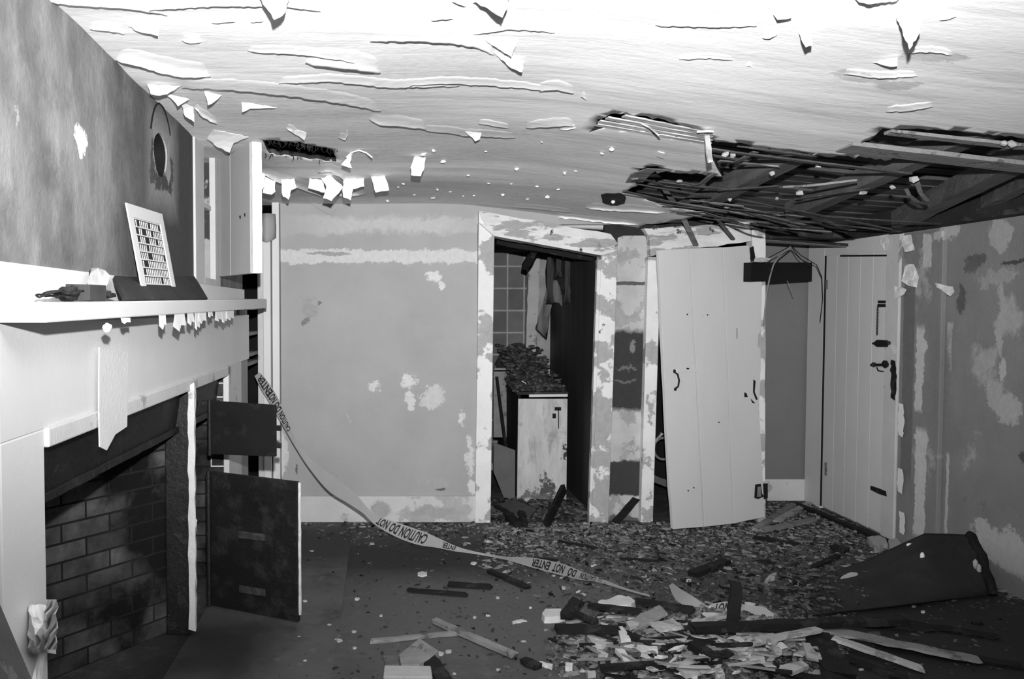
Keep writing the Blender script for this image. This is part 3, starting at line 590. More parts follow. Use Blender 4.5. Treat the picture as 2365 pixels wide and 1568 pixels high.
# long ridges where one coat of distemper has let go of the one above
ridges = [([(203, 70), (245, 74), (291, 80)], 20, .012), ([(416, 91), (440, 99), (470, 95)], 16, .014), ([(484, 56), (515, 53), (548, 51)], 16, .010), ([(575, 52), (612, 48)], 14, .010),
    ([(262, 142), (304, 149), (335, 158), (365, 169), (413, 178), (450, 180), (490, 178)], 34, .040), ([(400, 205), (520, 210), (650, 224), (780, 240), (900, 262)], 26, .008), ([(700, 147), (740, 155), (800, 163), (883, 171)], 40, .022),
    ([(845, 97), (960, 99), (1040, 102), (1106, 112), (1150, 131)], 30, .012), ([(991, 46), (1020, 43), (1052, 42)], 12, .018), ([(1038, 2), (1060, 9), (1079, 17)], 14, .018),
    ([(849, 274), (879, 291), (930, 295), (991, 301)], 22, .018), ([(1100, 288), (1180, 300)], 12, .008), ([(778, 318), (798, 325), (808, 307)], 14, .016), ([(447, 249), (470, 272), (504, 289)], 16, .026),
    ([(660, 294), (682, 310), (702, 324)], 14, .022), ([(1130, 101), (1158, 112), (1181, 129)], 14, .028), ([(1152, 135), (1178, 150), (1204, 166)], 18, .034), ([(1336, 223), (1348, 228), (1360, 237)], 14, .010),
    ([(2163, 49), (2185, 47), (2213, 39)], 14, .012), ([(1755, 86), (1778, 89), (1800, 78)], 16, .008), ([(1210, 296), (1240, 297), (1330, 290)], 18, .010), ([(1285, 298), (1300, 300), (1335, 294)], 9, .012),
    ([(1240, 212), (1290, 210), (1330, 218)], 22, .008), ([(900, 200), (1050, 196), (1200, 205), (1290, 214)], 16, .006), ([(620, 195), (760, 190), (900, 205), (1080, 200)], 18, .007), ([(560, 118), (700, 128), (850, 150)], 18, .008),
    ([(1500, 60), (1640, 64), (1760, 60)], 18, .005), ([(1080, 80), (1180, 66), (1290, 74)], 14, .006), ([(1940, 172), (2030, 182), (2125, 178)], 14, .008), ([(2090, 125), (2150, 122), (2205, 130)], 14, .006), ([(1720, 158), (1730, 152), (1740, 158)], 8, .008),
    ([(2040, 260), (2100, 258), (2160, 248)], 14, .006), ([(60, -6), (160, 14), (280, 22), (400, 40)], 24, .008), ([(300, 30), (470, 20), (640, 18), (760, 30)], 22, .007), ([(1560, 140), (1640, 136), (1700, 142)], 12, .004), ([(1345, 480), (1440, 489), (1540, 494)], 14, .03), ([(1270, 503), (1360, 512), (1425, 519), (1480, 522)], 10, .03), ([(1180, 478), (1260, 486), (1330, 492)], 10, .012), ([(960, 300), (1080, 318), (1200, 322)], 16, .007)]
for i, (l, u, d) in enumerate(ridges): peel(l, u, d, seed=i*3)

lifts = [([(297, 60), (367, 60), (365, 83), (318, 72)], .004, .030, 'white lifted ceiling flake above the stovepipe hole wall, nearest the top left corner'),
    ([(340, 195), (418, 198), (386, 217), (369, 221), (348, 217)], .006, .05, 'broad white flake at the ceiling edge above the stovepipe hole'),
    ([(383, 215), (437, 229), (418, 241), (411, 245)], .006, .05, 'pointed white flake just right of the broad flake above the stovepipe hole'),
    ([(418, 234), (447, 248), (449, 282), (427, 268)], .010, .06, 'drooping white flake at the ceiling edge left of the cupboard top'),
    ([(472, 211), (512, 220), (497, 234), (480, 243)], .004, .05, 'small tooth shaped white flake on the ceiling above the cupboard'),
    ([(558, 236), (640, 248), (578, 251), (560, 259)], .004, .035, 'long pointed white flake on the ceiling right of the tooth shaped flake'),
    ([(494, 300), (574, 316), (540, 330), (531, 352), (503, 340), (478, 320)], .006, .06, 'large pale flake drooping over the open wall cupboard'),
    ([(663, 295), (708, 306), (703, 324)], .004, .03, 'thin triangular white flake above the charred ceiling slot'),
    ([(1075, 304), (1112, 307), (1108, 322), (1098, 326)], .004, .04, 'small white flake with a v shaped edge in the middle of the ceiling'),
    ([(1786, 33), (1828, 29), (1828, 41), (1796, 45)], .003, .03, 'small white ceiling flake left of the white triangle, close to the top'),
    ([(2016, 143), (2073, 133), (2073, 152), (2057, 154)], .003, .025, 'low white flake on the ceiling just below the white triangle'),
    ([(1967, -8), (2082, -8), (2070, 2), (2004, 9), (1985, 5)], .003, .03, 'broad white flake cut by the top edge above the white triangle'),
    ([(1120, 92), (1196, 95), (1186, 116), (1181, 131), (1150, 112)], .004, .035, 'upper of two curled flakes at the end of the long ceiling ridge'),
    ([(1140, 120), (1212, 140), (1206, 167), (1176, 154)], .004, .040, 'lower of two curled flakes at the end of the long ceiling ridge'),
    ([(1715, 362), (1742, 360), (1735, 368)], .003, .01, None)]
for i, (p, a, b, l) in enumerate(lifts):
    if l: lift(p, a, b, i+3, l)
hangs = [([(594, -14), (670, -14), (662, 18), (652, 36), (645, 40), (633, 45)], 'large v shaped white flake hanging at the top edge left of centre', .55),
    ([(1092, 2), (1176, -10), (1171, 20), (1160, 40), (1130, 22)], 'white ceiling flake hanging at the top near the middle of the picture', .7),
    ([(1845, 76), (1876, 68), (1875, 105), (1861, 109)], 'small white flake hanging between the low pair and the white triangle', .6),
    ([(2071, 38), (2131, 34), (2126, 73), (2101, 113)], 'large white triangular flake hanging from the right side of the ceiling', .5),
    ([(795, 372), (816, 352), (808, 376), (813, 388), (788, 380)], 'torn white flake hanging under a curl right of the charred slot', .4),
    ([(957, 362), (983, 364), (980, 385), (972, 407), (949, 404), (951, 379)], 'lone upright rectangular white flake hanging right of the flake cluster', .4),
    ([(610, 408), (637, 417), (636, 443), (627, 449), (607, 446)], 'leftmost squarish flake of the white cluster beside the cupboard door', .3),
    ([(649, 415), (679, 412), (686, 433), (673, 439), (667, 461), (653, 454), (651, 436)], 'second flake from the left in the white cluster, notched like a shirt', .35),
    ([(715, 411), (746, 417), (752, 445), (712, 434)], 'third flake from the left in the white cluster, wide and plain', .3),
    ([(742, 411), (764, 404), (793, 433), (766, 465), (746, 457), (754, 433)], 'long tattered flake in the middle of the white cluster', .4),
    ([(793, 411), (841, 411), (841, 430), (816, 437), (810, 462), (792, 455)], 'stepped flake second from the right in the white cluster', .35),
    ([(857, 408), (889, 406), (899, 439), (868, 445)], 'rightmost tidy rectangular flake of the white cluster', .3),
    ([(598, 398), (612, 402), (610, 432), (598, 440)], 'narrow flake in the white cluster half hidden by the cupboard door', .2)]
for i, (p, l, le) in enumerate(hangs): hang(p, label=l, lean=le, seed=i+5)
# dull sheet behind the cluster, and the folded sheet on the wall below it
peel([(598, 398), (640, 420), (690, 436), (740, 452), (800, 452), (850, 448)], 20, .045, 'loose_paint', None, seed=91)
peel([(730, 400), (765, 398), (792, 414), (800, 440)], 18, .03, seed=92)
m = MB().prism([onY(px, py, DB-.02) for px, py in rag([(693, 466), (722, 463), (760, 490), (775, 484), (782, 470), (770, 500), (745, 488), (716, 468)], .6, 15, 3)], (0, .003, 0))
m.build('paint_flake', M_wb, None, 'dull flake folded down over the top of the far wall under the cluster', 'paint flake', 'hanging ceiling paint flakes')
m = MB().tube([onC(px, py, h) for px, py, h in ((800, 363, .03), (812, 352, .012), (829, 347, .008), (846, 353, .02), (860, 364, .045))], .004, 6); m.build('paint_curl', M_flake, None, 'thin dark curl of paint hanging right of the charred slot', 'paint curl')
m = MB(); m.grid([[Vector((onY(lerp(599, 637, u/6), 500, DB-.06).x, DB-.03-.07*math.sin(math.pi*u/6)-.02*v/3, 2.165-.055*v-.012*math.sin(math.pi*u/6)*v)) for u in range(7)] for v in range(4)])
m.build('paper_curl', M_wb, None, 'dull curled lining paper in the top left corner of the far wall', 'paper curl', None, solid=.002, smooth=True)
# crumbs still stuck to the ceiling
crumbs = [(1192, 390), (1128, 424), (1160, 449), (1218, 460), (1070, 453), (1000, 457), (895, 464), (1251, 328), (957, 450), (1290, 437), (1010, 438), (920, 432), (931, 425), (1040, 443), (1095, 452), (1305, 400), (1330, 395), (1080, 405), (1180, 425), (1240, 430), (1265, 455), (1122, 350), (980, 355), (1000, 347), (1024, 373), (1390, 355), (1413, 345)]
for i, (px, py) in enumerate(crumbs):
    r = random.Random(i); p = onC(px, py, .010); s = r.uniform(.006, .011)
    MB().ball(p, (s*1.3, s*.8, s*.7), i, .55).build('paint_crumb', M_flake, None, 'small white paint crumb stuck to the ceiling between the flake cluster and the holes', 'paint crumb', 'paint crumbs on the ceiling')
m = MB()
L = rag([(1520, 351), (1535, 355), (1533, 366), (1516, 362)], 1, 8, 4); m.prism([onC(px, py, .006) for px, py in L], (0, 0, .004)); m.build('paint_flake', M_flake, None, 'small white flake stuck on the ceiling between the two bare lath patches', 'paint flake', 'lifting ceiling paint flakes')
# burnt round patch with a fixing, and the burnt fringe of the slot
m = MB().prism([onC(px, py, .004) for px, py in rag([(1388, 452), (1400, 449), (1440, 449), (1446, 458), (1442, 470), (1424, 476), (1414, 484), (1408, 474), (1392, 468)], 2, 7, 7)], (0, 0, .006))
RO = m.build('burnt_rosette', M_stick, None, 'small burnt round ceiling patch with a white centre left of the hole', 'burnt patch')
MB().ball(onC(1416, 466, .012), (.012, .012, .012), 3, .1, 2).build('centre_stub', M_flake, RO)
r = random.Random(12); m = MB()
for i in range(46):
    s = r.random(); px = lerp(606, 776, s)+r.uniform(-3, 3); py = lerp(322, 347, s)+r.uniform(-1, 3) if r.random() < .7 else lerp(353, 372, s)
    p = onC(px, py, .0); L = r.uniform(.006, .028)
    m.tube([p+Vector((0, 0, .01)), p+Vector((r.uniform(-.01, .01), r.uniform(-.02, .02), -L*.5)), p+Vector((r.uniform(-.02, .02), r.uniform(-.02, .02), -L))], r.uniform(.002, .006), 5, .001)
m.build('burnt_fringe', M_stick, None, 'charred hair like fringe around the dark slot in the ceiling', 'charred fringe', kind='stuff')

# ------------------------------------------------------------------ what the big hole lays bare
def joist(p0, p1, name, w=.062, t=.10, up=.085, seed=0):
    a = onC(*p0); b = onC(*p1); d = (b-a); a2 = a-d*.55; b2 = b+d*.3; d.normalize()
    q0 = Vector((a2.x, a2.y, zc(a2.x, a2.y)+up)); q1 = Vector((b2.x, b2.y, zc(b2.x, b2.y)+up))
    m = MB().beam(q0, q1, w, t, n=16, jag=.004, seed=seed); return struct(name, m, M_joist)
for i, (p, q) in enumerate((((1645, 482), (1895, 362)), ((1925, 478), (2182, 374)), ((2155, 500), (2360, 402)), ((2330, 470), (2480, 400)))): joist(p, q, 'ceiling_joist', (.10, .085, .10, .06)[i], seed=i)
# the bridging board and lath remains running across the hole
def strip(pts, w, t, mt, name, label, group, seed, jag=.003, drop=0.0, cat='lath'):
    P3 = [q.copy() if isinstance(q, Vector) else onC(q[0], q[1], (q[2] if len(q) > 2 else 0)+drop) for q in pts]; P3 = [p for p in P3 if p.x < 3.17 and p.y < 5.58 or name == 'dangling_strip']; P3 = P3 if len(P3) > 1 else [onC(*q[:2]) for q in pts[:2]]; m = MB(); r = random.Random(seed); k = len(P3)
    rows = []
    for i, p in enumerate(P3):
        d = (P3[min(i+1, k-1)]-P3[max(i-1, 0)]).normalized(); s = d.cross(Vector((0, 0, 1)))
        if s.length < .2: s = Vector((0, 1, 0))
        s.normalize(); u = s.cross(d); rows.append((p, s, u))
    vs = []
    for p, s, u in rows:
        for a, b in ((-1, -1), (1, -1), (1, 1), (-1, 1)): vs.append(p+s*(a*w/2+r.uniform(-jag, jag))+u*(b*t/2))
    fs = [(3, 2, 1, 0), tuple(4*(k-1)+j for j in range(4))]
    for i in range(k-1):
        for j in range(4): fs.append((4*i+j, 4*i+(j+1) % 4, 4*i+4+(j+1) % 4, 4*i+4+j))
    return m.add(vs, fs).build(name, mt, None, label, cat, group)
def seg(p, q, n=8, d0=0.0, d1=0.0, bow=0.0): return [(lerp(p[0], q[0], i/n), lerp(p[1], q[1], i/n), lerp(d0, d1, i/n)+bow*math.sin(math.pi*i/n)) for i in range(n+1)]
strip(seg((1950, 338), (2420, 392), 10), .125, .018, M_wood, 'bridging_board', 'pale board running across between the two openings of the ceiling hole', None, 1, cat='board')
strip(seg((2050, 305), (2420, 345), 10), .05, .012, M_wood, 'bridging_board', 'narrow grey board above the pale one in the far right ceiling opening', None, 2, cat='board')
# laths bared in the shallow patch left of the hole
for i, (p, q) in enumerate((((1440, 268), (1640, 309)), ((1402, 272), (1642, 317)), ((1384, 280), (1642, 325)), ((1378, 288), (1640, 332)))):
    strip(seg(p, q, 9), .034, .006, M_bare, 'bare_lath', ('topmost', 'second', 'third', 'lowest')[i]+' pale lath in the shallow bare patch at the left end of the hole', 'bare laths in the shallow patch', 30+i, drop=.001)
strip([(1478, 285, .0), (1500, 295, .015), (1524, 314, .05)], .022, .006, M_palewood, 'splinter', 'pale splinter hanging from the shallow bare lath patch', None, 41, .001, cat='splinter')
p = onC(1632, 312, .0); p1 = onC(1637, 350, .10)
MB().beam(p, Vector((p.x+.012, p.y-.01, p.z-.115)), .020, .012, n=4, jag=.002, up=(0, 1, 0)).build('splinter', M_palewood, None, 'short white splinter hanging straight down at the corner of the hole', 'splinter')
strip([(1617, 305, .01), (1640, 303, .02)], .03, .008, M_flake, 'plaster_scrap', 'white plaster scrap lying above the hanging white splinter', None, 44, .002, cat='plaster scrap')
# laths left along the hole
PL = (0, 4, 9); lr = random.Random(77); words_ = ['charred', 'scorched', 'blackened', 'split', 'bowed', 'ragged', 'thin', 'sagging', 'splintered', 'sooty']
ll = [((1440, 448), (1780, 505)), ((1436, 440), (1560, 470)), ((1490, 478), (1800, 520)), ((1560, 490), (1900, 528)), ((1640, 470), (1860, 520)), ((1700, 460), (2060, 530)), ((1800, 505), (2080, 536)), ((1640, 345), (1960, 388)), ((1690, 352), (2100, 402)), ((1660, 372), (1800, 385)), ((1520, 420), (1690, 440)), ((1470, 425), (1640, 455)), ((1900, 500), (2200, 520)), ((1840, 460), (2010, 436)), ((1705, 338), (1880, 362)), ((1660, 440), (1800, 430))]
for i, (p, q) in enumerate(ll):
    strip(seg(p, q, 9, lr.uniform(-.01, .01), lr.uniform(-.01, .02), lr.uniform(-.01, .03)), lr.uniform(.022, .034), .007, M_lath if i in PL else M_dlath, 'broken_lath',
          '%s broken lath running across the large ceiling hole' % 'dark' if i not in PL else 'pale broken lath running across the large ceiling hole', 'pale laths across the hole' if i in PL else 'dark laths across the hole', 60+i, .004, drop=-.005)
r = random.Random(321)
for i in range(16):
    px = r.uniform(1490, 1880); py = lerp(470, 522, (px-1490)/390)+r.uniform(-28, 16); L = r.uniform(50, 170); sl = r.uniform(-.05, .35)
    strip(seg((px, py), (px+L, py+L*sl), 5, r.uniform(0, .01), r.uniform(.0, .05), r.uniform(-.01, .02)), r.uniform(.018, .04), .006, M_lath if i % 3 == 0 else M_dlath, 'broken_lath', ('short pale broken lath end in the tangle at the back of the large hole', 'short dark broken lath end in the tangle at the back of the large hole')[i % 3 > 0], 'pale lath ends in the hole tangle' if i % 3 == 0 else 'dark lath ends in the hole tangle', 200+i, .004, drop=-.004)
# plates of bark like lath and dangling strips
strip([(1464, 420, 0), (1480, 402, .004), (1505, 392, .004), (1530, 396, .0)], .09, .006, M_lath, 'lath_bundle', 'ragged plate of bare lath curling at the left lip of the large hole', None, 51, .008, cat='lath')
strip([onY(1466, 413, 4.10), onY(1500, 418, 4.61), onY(1530, 430, 4.87), onY(1556, 468, 5.09), onY(1582, 510, 5.27), onY(1607, 566, 5.44)], .034, .005, M_lath, 'dangling_strip', 'long curved strip dangling from the hole over the leaning door header', None, 52, .002, cat='strip')
strip([onY(1622, 462, 4.60), onY(1645, 492, 5.01), onY(1670, 522, 5.23), onY(1693, 552, 5.40)], .026, .005, M_joist, 'dangling_strip', 'shorter dark strip dangling right of the long curved one', None, 53, .002, cat='strip')
strip([(2092, 436, .0), (2100, 452, .03), (2118, 466, .05), (2140, 472, .05)], .02, .004, M_joist, 'dangling_strip', 'left of two small hooked strips hanging under the middle joist', None, 54, .002, cat='strip')
strip([(2118, 420, .0), (2126, 446, .04), (2142, 464, .07)], .02, .004, M_joist, 'dangling_strip', 'right of two small hooked strips hanging under the middle joist', None, 55, .002, cat='strip')
strip([(1668, 372, .0), (1700, 374, .01), (1725, 362, .01), (1745, 350, .0)], .03, .006, M_joist, 'dangling_strip', 'bent dark strip in the upper left corner of the large hole', None, 56, .003, cat='strip')
strip([(1590, 430, .0), (1622, 424, .01), (1640, 408, .01), (1655, 400, .0)], .03, .006, M_joist, 'dangling_strip', 'bent dark strip behind the ceiling tongue at the hole edge', None, 57, .003, cat='strip')
strip([(1810, 432, .02), (1880, 428, .03), (1980, 416, .02)], .012, .010, M_wood, 'cable', 'thin grey cable lying across the hole between two joists', None, 58, .001, cat='cable')
# scraps of plaster and cobweb caught on the timbers
sc = [(1782, 400), (1888, 384), (2110, 412), (1992, 446), (1686, 462), (1680, 478), (2060, 432), (1795, 458), (1846, 446), (1676, 356), (1693, 358), (2320, 330), (2336, 333), (1570, 418)]
for i, (px, py) in enumerate(sc):
    r = random.Random(i+3); p = onC(px, py, .012)
    m = MB().ball(p, (r.uniform(.010, .022), r.uniform(.010, .02), r.uniform(.008, .016)), i, .5)
    m.build('plaster_scrap', M_plaster, None, 'pale plaster crumb caught on the timbers of the ceiling hole', 'plaster scrap', 'plaster crumbs caught in the hole')
# ------------------------------------------------------------------ the leaning plank door
pa = onZ(1555, 1222, .03); pb = onY(1766, 1194, 5.56); pn = Vector((pb.y-pa.y, -(pb.x-pa.x), 0)).normalized()
def D2(px, py, k=0.0): return onP(px, py, pa-pn*0, pn)+pn*k
outl = [(1521, 578), (1592, 574), (1668, 571), (1730, 567), (1733, 601), (1741, 606), (1741, 640), (1760, 652), (1759, 700), (1757, 766), (1751, 775), (1750, 800), (1757, 806), (1757, 850), (1753, 940), (1756, 990), (1759, 1050), (1762, 1113), (1766, 1194), (1720, 1203), (1694, 1209), (1625, 1217), (1555, 1222), (1545, 1080), (1536, 900), (1528, 740), (1524, 650)]
pn = pn if pn.y < 0 else -pn
pp0 = D2(1600, 900)
LD = thing('plank_door', (pa.x, pa.y, 0), 'white three plank door off its hinges leaning across the right doorway', 'door')
edges = [[(1521, 578), (1591, 574), (1624, 1217), (1555, 1222), (1545, 1080), (1536, 900), (1528, 740)], [(1594, 574), (1668, 571), (1693, 1209), (1627, 1217)],
         [(1670, 571), (1730, 567), (1733, 601), (1741, 606), (1741, 640), (1760, 652), (1759, 700), (1757, 766), (1751, 775), (1750, 800), (1757, 806), (1757, 850), (1753, 940), (1756, 990), (1759, 1050), (1762, 1113), (1766, 1194), (1720, 1203), (1695, 1209)]]
for i, e in enumerate(edges):
    m = MB().prism([D2(*p) for p in rag(e, .9, 40, i)], -pn*.028)
    m.build('plank', M_plank, LD, bevel=.0012)
def dstick(m, pts, r, k): m.tube([D2(px, py, k+kk) for px, py, kk in pts], r, 7)
m = MB(); dstick(m, [(1556, 858, .0), (1560, 864, .022), (1562, 878, .028), (1561, 892, .022), (1558, 898, .0)], .006, .0); m.ball(D2(1557, 857, .002), (.010, .004, .012), 1, .1, 2); m.ball(D2(1559, 899, .002), (.010, .004, .012), 1, .1, 2)
m.build('handle', M_stick, LD)
m = MB().prism([D2(px, py, .006) for px, py in ((1564, 854), (1614, 853), (1614, 859), (1564, 860))], -pn*.006); m.build('latch_bar', M_plank, LD, bevel=.001)
MB().ball(D2(1587, 851, .006), (.010, .006, .005), 2, .2, 2).build('latch_knob', M_stick, LD)
MB().prism([D2(px, py, .001) for px, py in ((1719, 906), (1724, 908), (1727, 917), (1719, 917))], -pn*.004).build('keyhole', M_void, LD)
for k, pl in enumerate(([(1744, 1119), (1756, 1117), (1759, 1140), (1764, 1146), (1750, 1152), (1742, 1150)], [(1762, 1117), (1772, 1116), (1772, 1150), (1764, 1152)])):
    MB().prism([D2(px, py, .006) for px, py in pl], -pn*.008).build('hinge_leaf', M_stick, LD, bevel=.001)
MB().prism([D2(px, py, .008) for px, py in ((1748, 1124), (1755, 1123), (1756, 1146), (1747, 1147))], -pn*.003).build('hinge_plate', M_wood, LD)
for k, pl in enumerate(([(1731, 572), (1738, 569), (1742, 600), (1741, 624), (1733, 612)], [(1730, 605), (1752, 603), (1757, 612), (1744, 620), (1740, 632), (1733, 628)])):
    MB().prism([D2(px, py, .010+.003*k) for px, py in rag(pl, 1, 8, k)], -pn*.008).build('splintered_edge', (M_stick, M_plaster)[k], LD)
for k, pl in enumerate(([(1740, 876), (1745, 880), (1743, 905), (1750, 922), (1746, 924), (1739, 906)], [(1733, 920), (1745, 932), (1737, 930)], [(1701, 758), (1703, 758), (1703, 782), (1701, 782)])):
    MB().prism([D2(px, py, .001) for px, py in pl], -pn*.003).build('paint_crack', M_stick if k < 2 else M_wood, LD)
for px, py in ((1587, 726), (1634, 577+150), (1660, 975), (1602, 1126), (1589, 1133)): MB().ball(D2(px, py, 0), .006, 2, .2).build('nail_hole', M_stick, LD)

# ------------------------------------------------------------------ alcove: black shelf board and the wires draped over it
m = MB(); A = onY(1735, 606, 5.40); A2 = onY(1735, 650, 5.40); B = onY(1876, 606, 6.12); B2 = onY(1876, 650, 6.12)
o = Vector((-.03, .05, 0))
A2.x = A.x; A2.y = A.y; B2.x = B.x; B2.y = B.y
m.hexa([A2, B2, B2+o, A2+o, A, B, B+o, A+o]); m.build('black_board', M_void, None, 'black horizontal board spanning the alcove beside the leaning door', 'board', bevel=.002)
m = MB(); m.hexa([A+Vector((0, 0, -.004)), B+Vector((0, 0, -.004)), Vector((3.25, 6.2, B.z-.004)), Vector((2.64, 6.2, A.z-.004)), A, B, Vector((3.25, 6.2, B.z)), Vector((2.64, 6.2, A.z))])
wires = [([(1738, 606, 5.36), (1760, 604, 5.38), (1785, 590, 5.5), (1800, 582, 5.5), (1822, 570, 5.52), (1828, 568, 5.52), (1850, 590, 5.6), (1872, 603, 5.7), (1886, 612, 5.7), (1898, 640, 5.7), (1900, 690, 5.72), (1894, 742, 5.72)], .0032, 'long dark wire looping over the black board and down towards the grey door'),
         ([(1826, 570, 5.5), (1800, 590, 5.48), (1786, 612, 5.46), (1778, 640, 5.45), (1770, 680, 5.45), (1764, 750, 5.45)], .005, 'pale straggly stem hanging over the left half of the black board'),
         ([(1828, 570, 5.51), (1842, 590, 5.5), (1858, 606, 5.5), (1872, 610, 5.52)], .0028, 'short wire sloping right from the peak over the black board'),
         ([(1780, 600, 5.46), (1772, 612, 5.45), (1778, 630, 5.45)], .0028, 'short kinked wire on the left end of the black board'),
         ([(1818, 648, 5.6), (1826, 666, 5.6), (1832, 682, 5.6)], .002, 'thin straw hanging below the middle of the black board')]
for i, (pts, r, l) in enumerate(wires):
    MB().tube([onY(*p) for p in pts], r, 6).build('hanging_wire', M_wood if i in (1, 4) else M_stick, None, l, 'wire', 'wires draped in the alcove')
m = MB(); m.ball(onY(1758, 601, 5.36), (.05, .015, .02), 3, .5); m.build('plaster_scrap', M_plaster, None, 'white plaster scrap caught on the left end of the black board', 'plaster scrap')

# ------------------------------------------------------------------ grey plank door in the right wall, with its ironmongery
GD = thing('door_1', (XR, 5.6, 0), 'grey white plank door closed in the right wall', 'door', kind='structure')
n = 5; y0, y1 = 5.245, 5.975
for i in range(n):
    a = lerp(y1, y0, i/n); b = lerp(y1, y0, (i+1)/n)+.0015
    MB().hexa([(XR-.02, a, .02), (XR-.02, b, .015), (XR, b, .015), (XR, a, .02), (XR-.02, a, 1.905-.003*i), (XR-.02, b, 1.903-.003*i), (XR, b, 1.903-.003*i), (XR, a, 1.905-.003*i)]).build('plank', M_gdoor, GD, bevel=.0012)
MB().box(XR-.0285, XR-.002, 5.973, 5.984, .02, 1.905).build('hinge_gap', M_void, GD)  # dark strip added in the gap in place of its shade
def D3(px, py, k): return onX(px, py, XR-.021-k)
def plate(name, pl, k, t=.008, mt=M_stick): MB().prism([D3(px, py, k+t) for px, py in pl], (t, 0, 0)).build(name, mt, GD, bevel=.0015)
plate('chain_plate', ((2027, 694), (2047, 694), (2047, 700), (2027, 700)), 0); plate('chain_plate', ((2026, 702), (2047, 702), (2047, 709), (2026, 709)), 0)
m = MB()
for k in range(9):
    c = D3(2027-.2*k, 712+7.2*k, .010); pts = []
    for j in range(9):
        a = 2*math.pi*j/8; pts.append(c+Vector((.004*math.sin(a)*(k % 2), .006*math.sin(a)*(1-k % 2), .013*math.cos(a))))
    m.tube(pts, .0025, 5)
m.build('safety_chain', M_stick, GD)
plate('bolt', ((2018, 790), (2024, 785), (2048, 786), (2048, 801), (2024, 801), (2017, 795)), .0, .018)
m = MB(); m.tube([D3(2016, 793, .012), D3(2055, 792, .012)], .007, 8); m.ball(D3(2053, 792, .014), .013, 1, .1, 2); m.build('bolt_rod', M_stick, GD)
m = MB(); m.tube([D3(2012, 843, .02), D3(2050, 842, .02)], .009, 8); m.ball(D3(2018, 842, .022), .016, 2, .1, 2); m.ball(D3(2044, 841, .02), (.015, .03, .026), 2, .1, 2); m.tube([D3(2025, 848, .016), D3(2028, 856, .016), D3(2040, 858, .012)], .004, 6); m.build('latch', M_stick, GD)
plate('hinge_strap', ((2010, 1122), (2046, 1134), (2048, 1147), (2030, 1141), (2010, 1131)), 0, .010)
plate('keyhole', ((2040, 918), (2046, 922), (2045, 928), (2039, 925)), -.006, .004, M_void)
plate('hinge_knuckle', ((1906, 646), (1911, 646), (1911, 668), (1906, 668)), 0, .006, M_wood); plate('hinge_knuckle', ((1904, 1068), (1909, 1068), (1909, 1098), (1904, 1098)), 0, .006, M_wood)
plate('top_gap', ((1940, 589), (2050, 588), (2050, 592), (1940, 593)), -.012, .014, M_void)
# torn paper and paint hanging at the head of the right wall
tf = [([(2030, 545), (2048, 542), (2052, 560), (2043, 578), (2034, 566)], 'small white tatter at the top of the grey door'), ([(2085, 545), (2104, 542), (2112, 578), (2090, 582), (2080, 562)], 'pale torn scrap at the corner right of the grey door, topmost'),
      ([(2092, 612), (2110, 610), (2122, 640), (2117, 664), (2098, 660), (2082, 650)], 'large torn paper tongue on the wall right of the grey door'), ([(2066, 660), (2094, 668), (2088, 680), (2066, 690)], 'crumpled scrap below the large torn paper tongue'),
      ([(2160, 654), (2200, 662), (2204, 674), (2196, 684), (2164, 664)], 'stray pale flake sticking out of the right wall boards'), ([(2078, 555), (2086, 550), (2084, 590), (2074, 610)], 'long thin scrap between the grey door casing and the wall')]
for i, (pl, l) in enumerate(tf):
    L = rag(pl, 1.5, 9, i); c = sum(p[1] for p in pl)/len(pl)
    vv, ff = cdt(L, [], 7, i)
    MB().add([onX(p[0], p[1], XR-.036-.02*abs(nz((p[0]*.05, p[1]*.05, i), 1.0))-.03*max(0, (p[1]-c)/40)) for p in vv], ff).build('torn_scrap', M_flake if i != 5 else M_plaster, None, l, 'torn scrap', 'torn scraps on the right wall', solid=.0015)
# ragged paint hanging along the casing edge
for k, (px, y0_, y1_) in enumerate(((2062, 830, 925), (2080, 930, 1010), (2078, 1080, 1140), (2082, 1180, 1235))):
    L = rag([(px-5, y0_), (px+5, y0_+4), (px+8, (y0_+y1_)/2), (px+4, y1_), (px-5, y1_-6)], 2, 8, k)
    MB().prism([onX(x, y, XR-.033) for x, y in L], (.002, 0, 0)).build('paint_scab', M_stick if k == 0 else M_flake, GD)

# ------------------------------------------------------------------ the back room: base unit, rag, post, planks
CBN = thing('base_unit', (1.17, 6.5, 0), 'stained white base unit in the back room heaped with debris', 'cabinet')
yc = 6.15
def K(px, py, y=yc): return onY(px, py, y)
m = MB().prism([K(1197, 921), K(1311, 921), K(1308, 1166), K(1194, 1168)], (0, .02, 0))
Kq = [(K(1225, 1130).x, yc, K(1225, 1130).z)]
m.build('front_panel', mat('stained_white_panel', .55, .2, 4, (3, 1, .7), second=.33, sthr=.60, sscale=7, sstr=(2, 1, .5), soft=.1, third=.03, tthr=.70, tscale=6, bump=.3, patches=[P(K(1265, 1130)-Vector((1.17, 6.5, 0)), (.09, 9, .06), .10, .4), P(K(1240, 1155)-Vector((1.17, 6.5, 0)), (.16, 9, .045), .16, .35), P(K(1302, 1045)-Vector((1.17, 6.5, 0)), (.02, 9, .05), .05, .2)]), CBN, bevel=.003)
m = MB().prism([K(1193, 905), K(1313, 905), K(1313, 912), K(1193, 912)], (0, 1.2, 0)); m.build('worktop', M_dark, CBN, bevel=.002)
m = MB().prism([K(1222, 911, yc-.006), K(1311, 910, yc-.006), K(1311, 916, yc-.006), K(1222, 917, yc-.006)], (0, .01, 0)); m.build('worktop_edging', M_white2, CBN)
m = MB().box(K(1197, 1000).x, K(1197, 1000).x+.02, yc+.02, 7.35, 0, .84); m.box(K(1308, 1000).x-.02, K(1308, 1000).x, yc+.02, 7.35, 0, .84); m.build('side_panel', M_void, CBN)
m = MB()
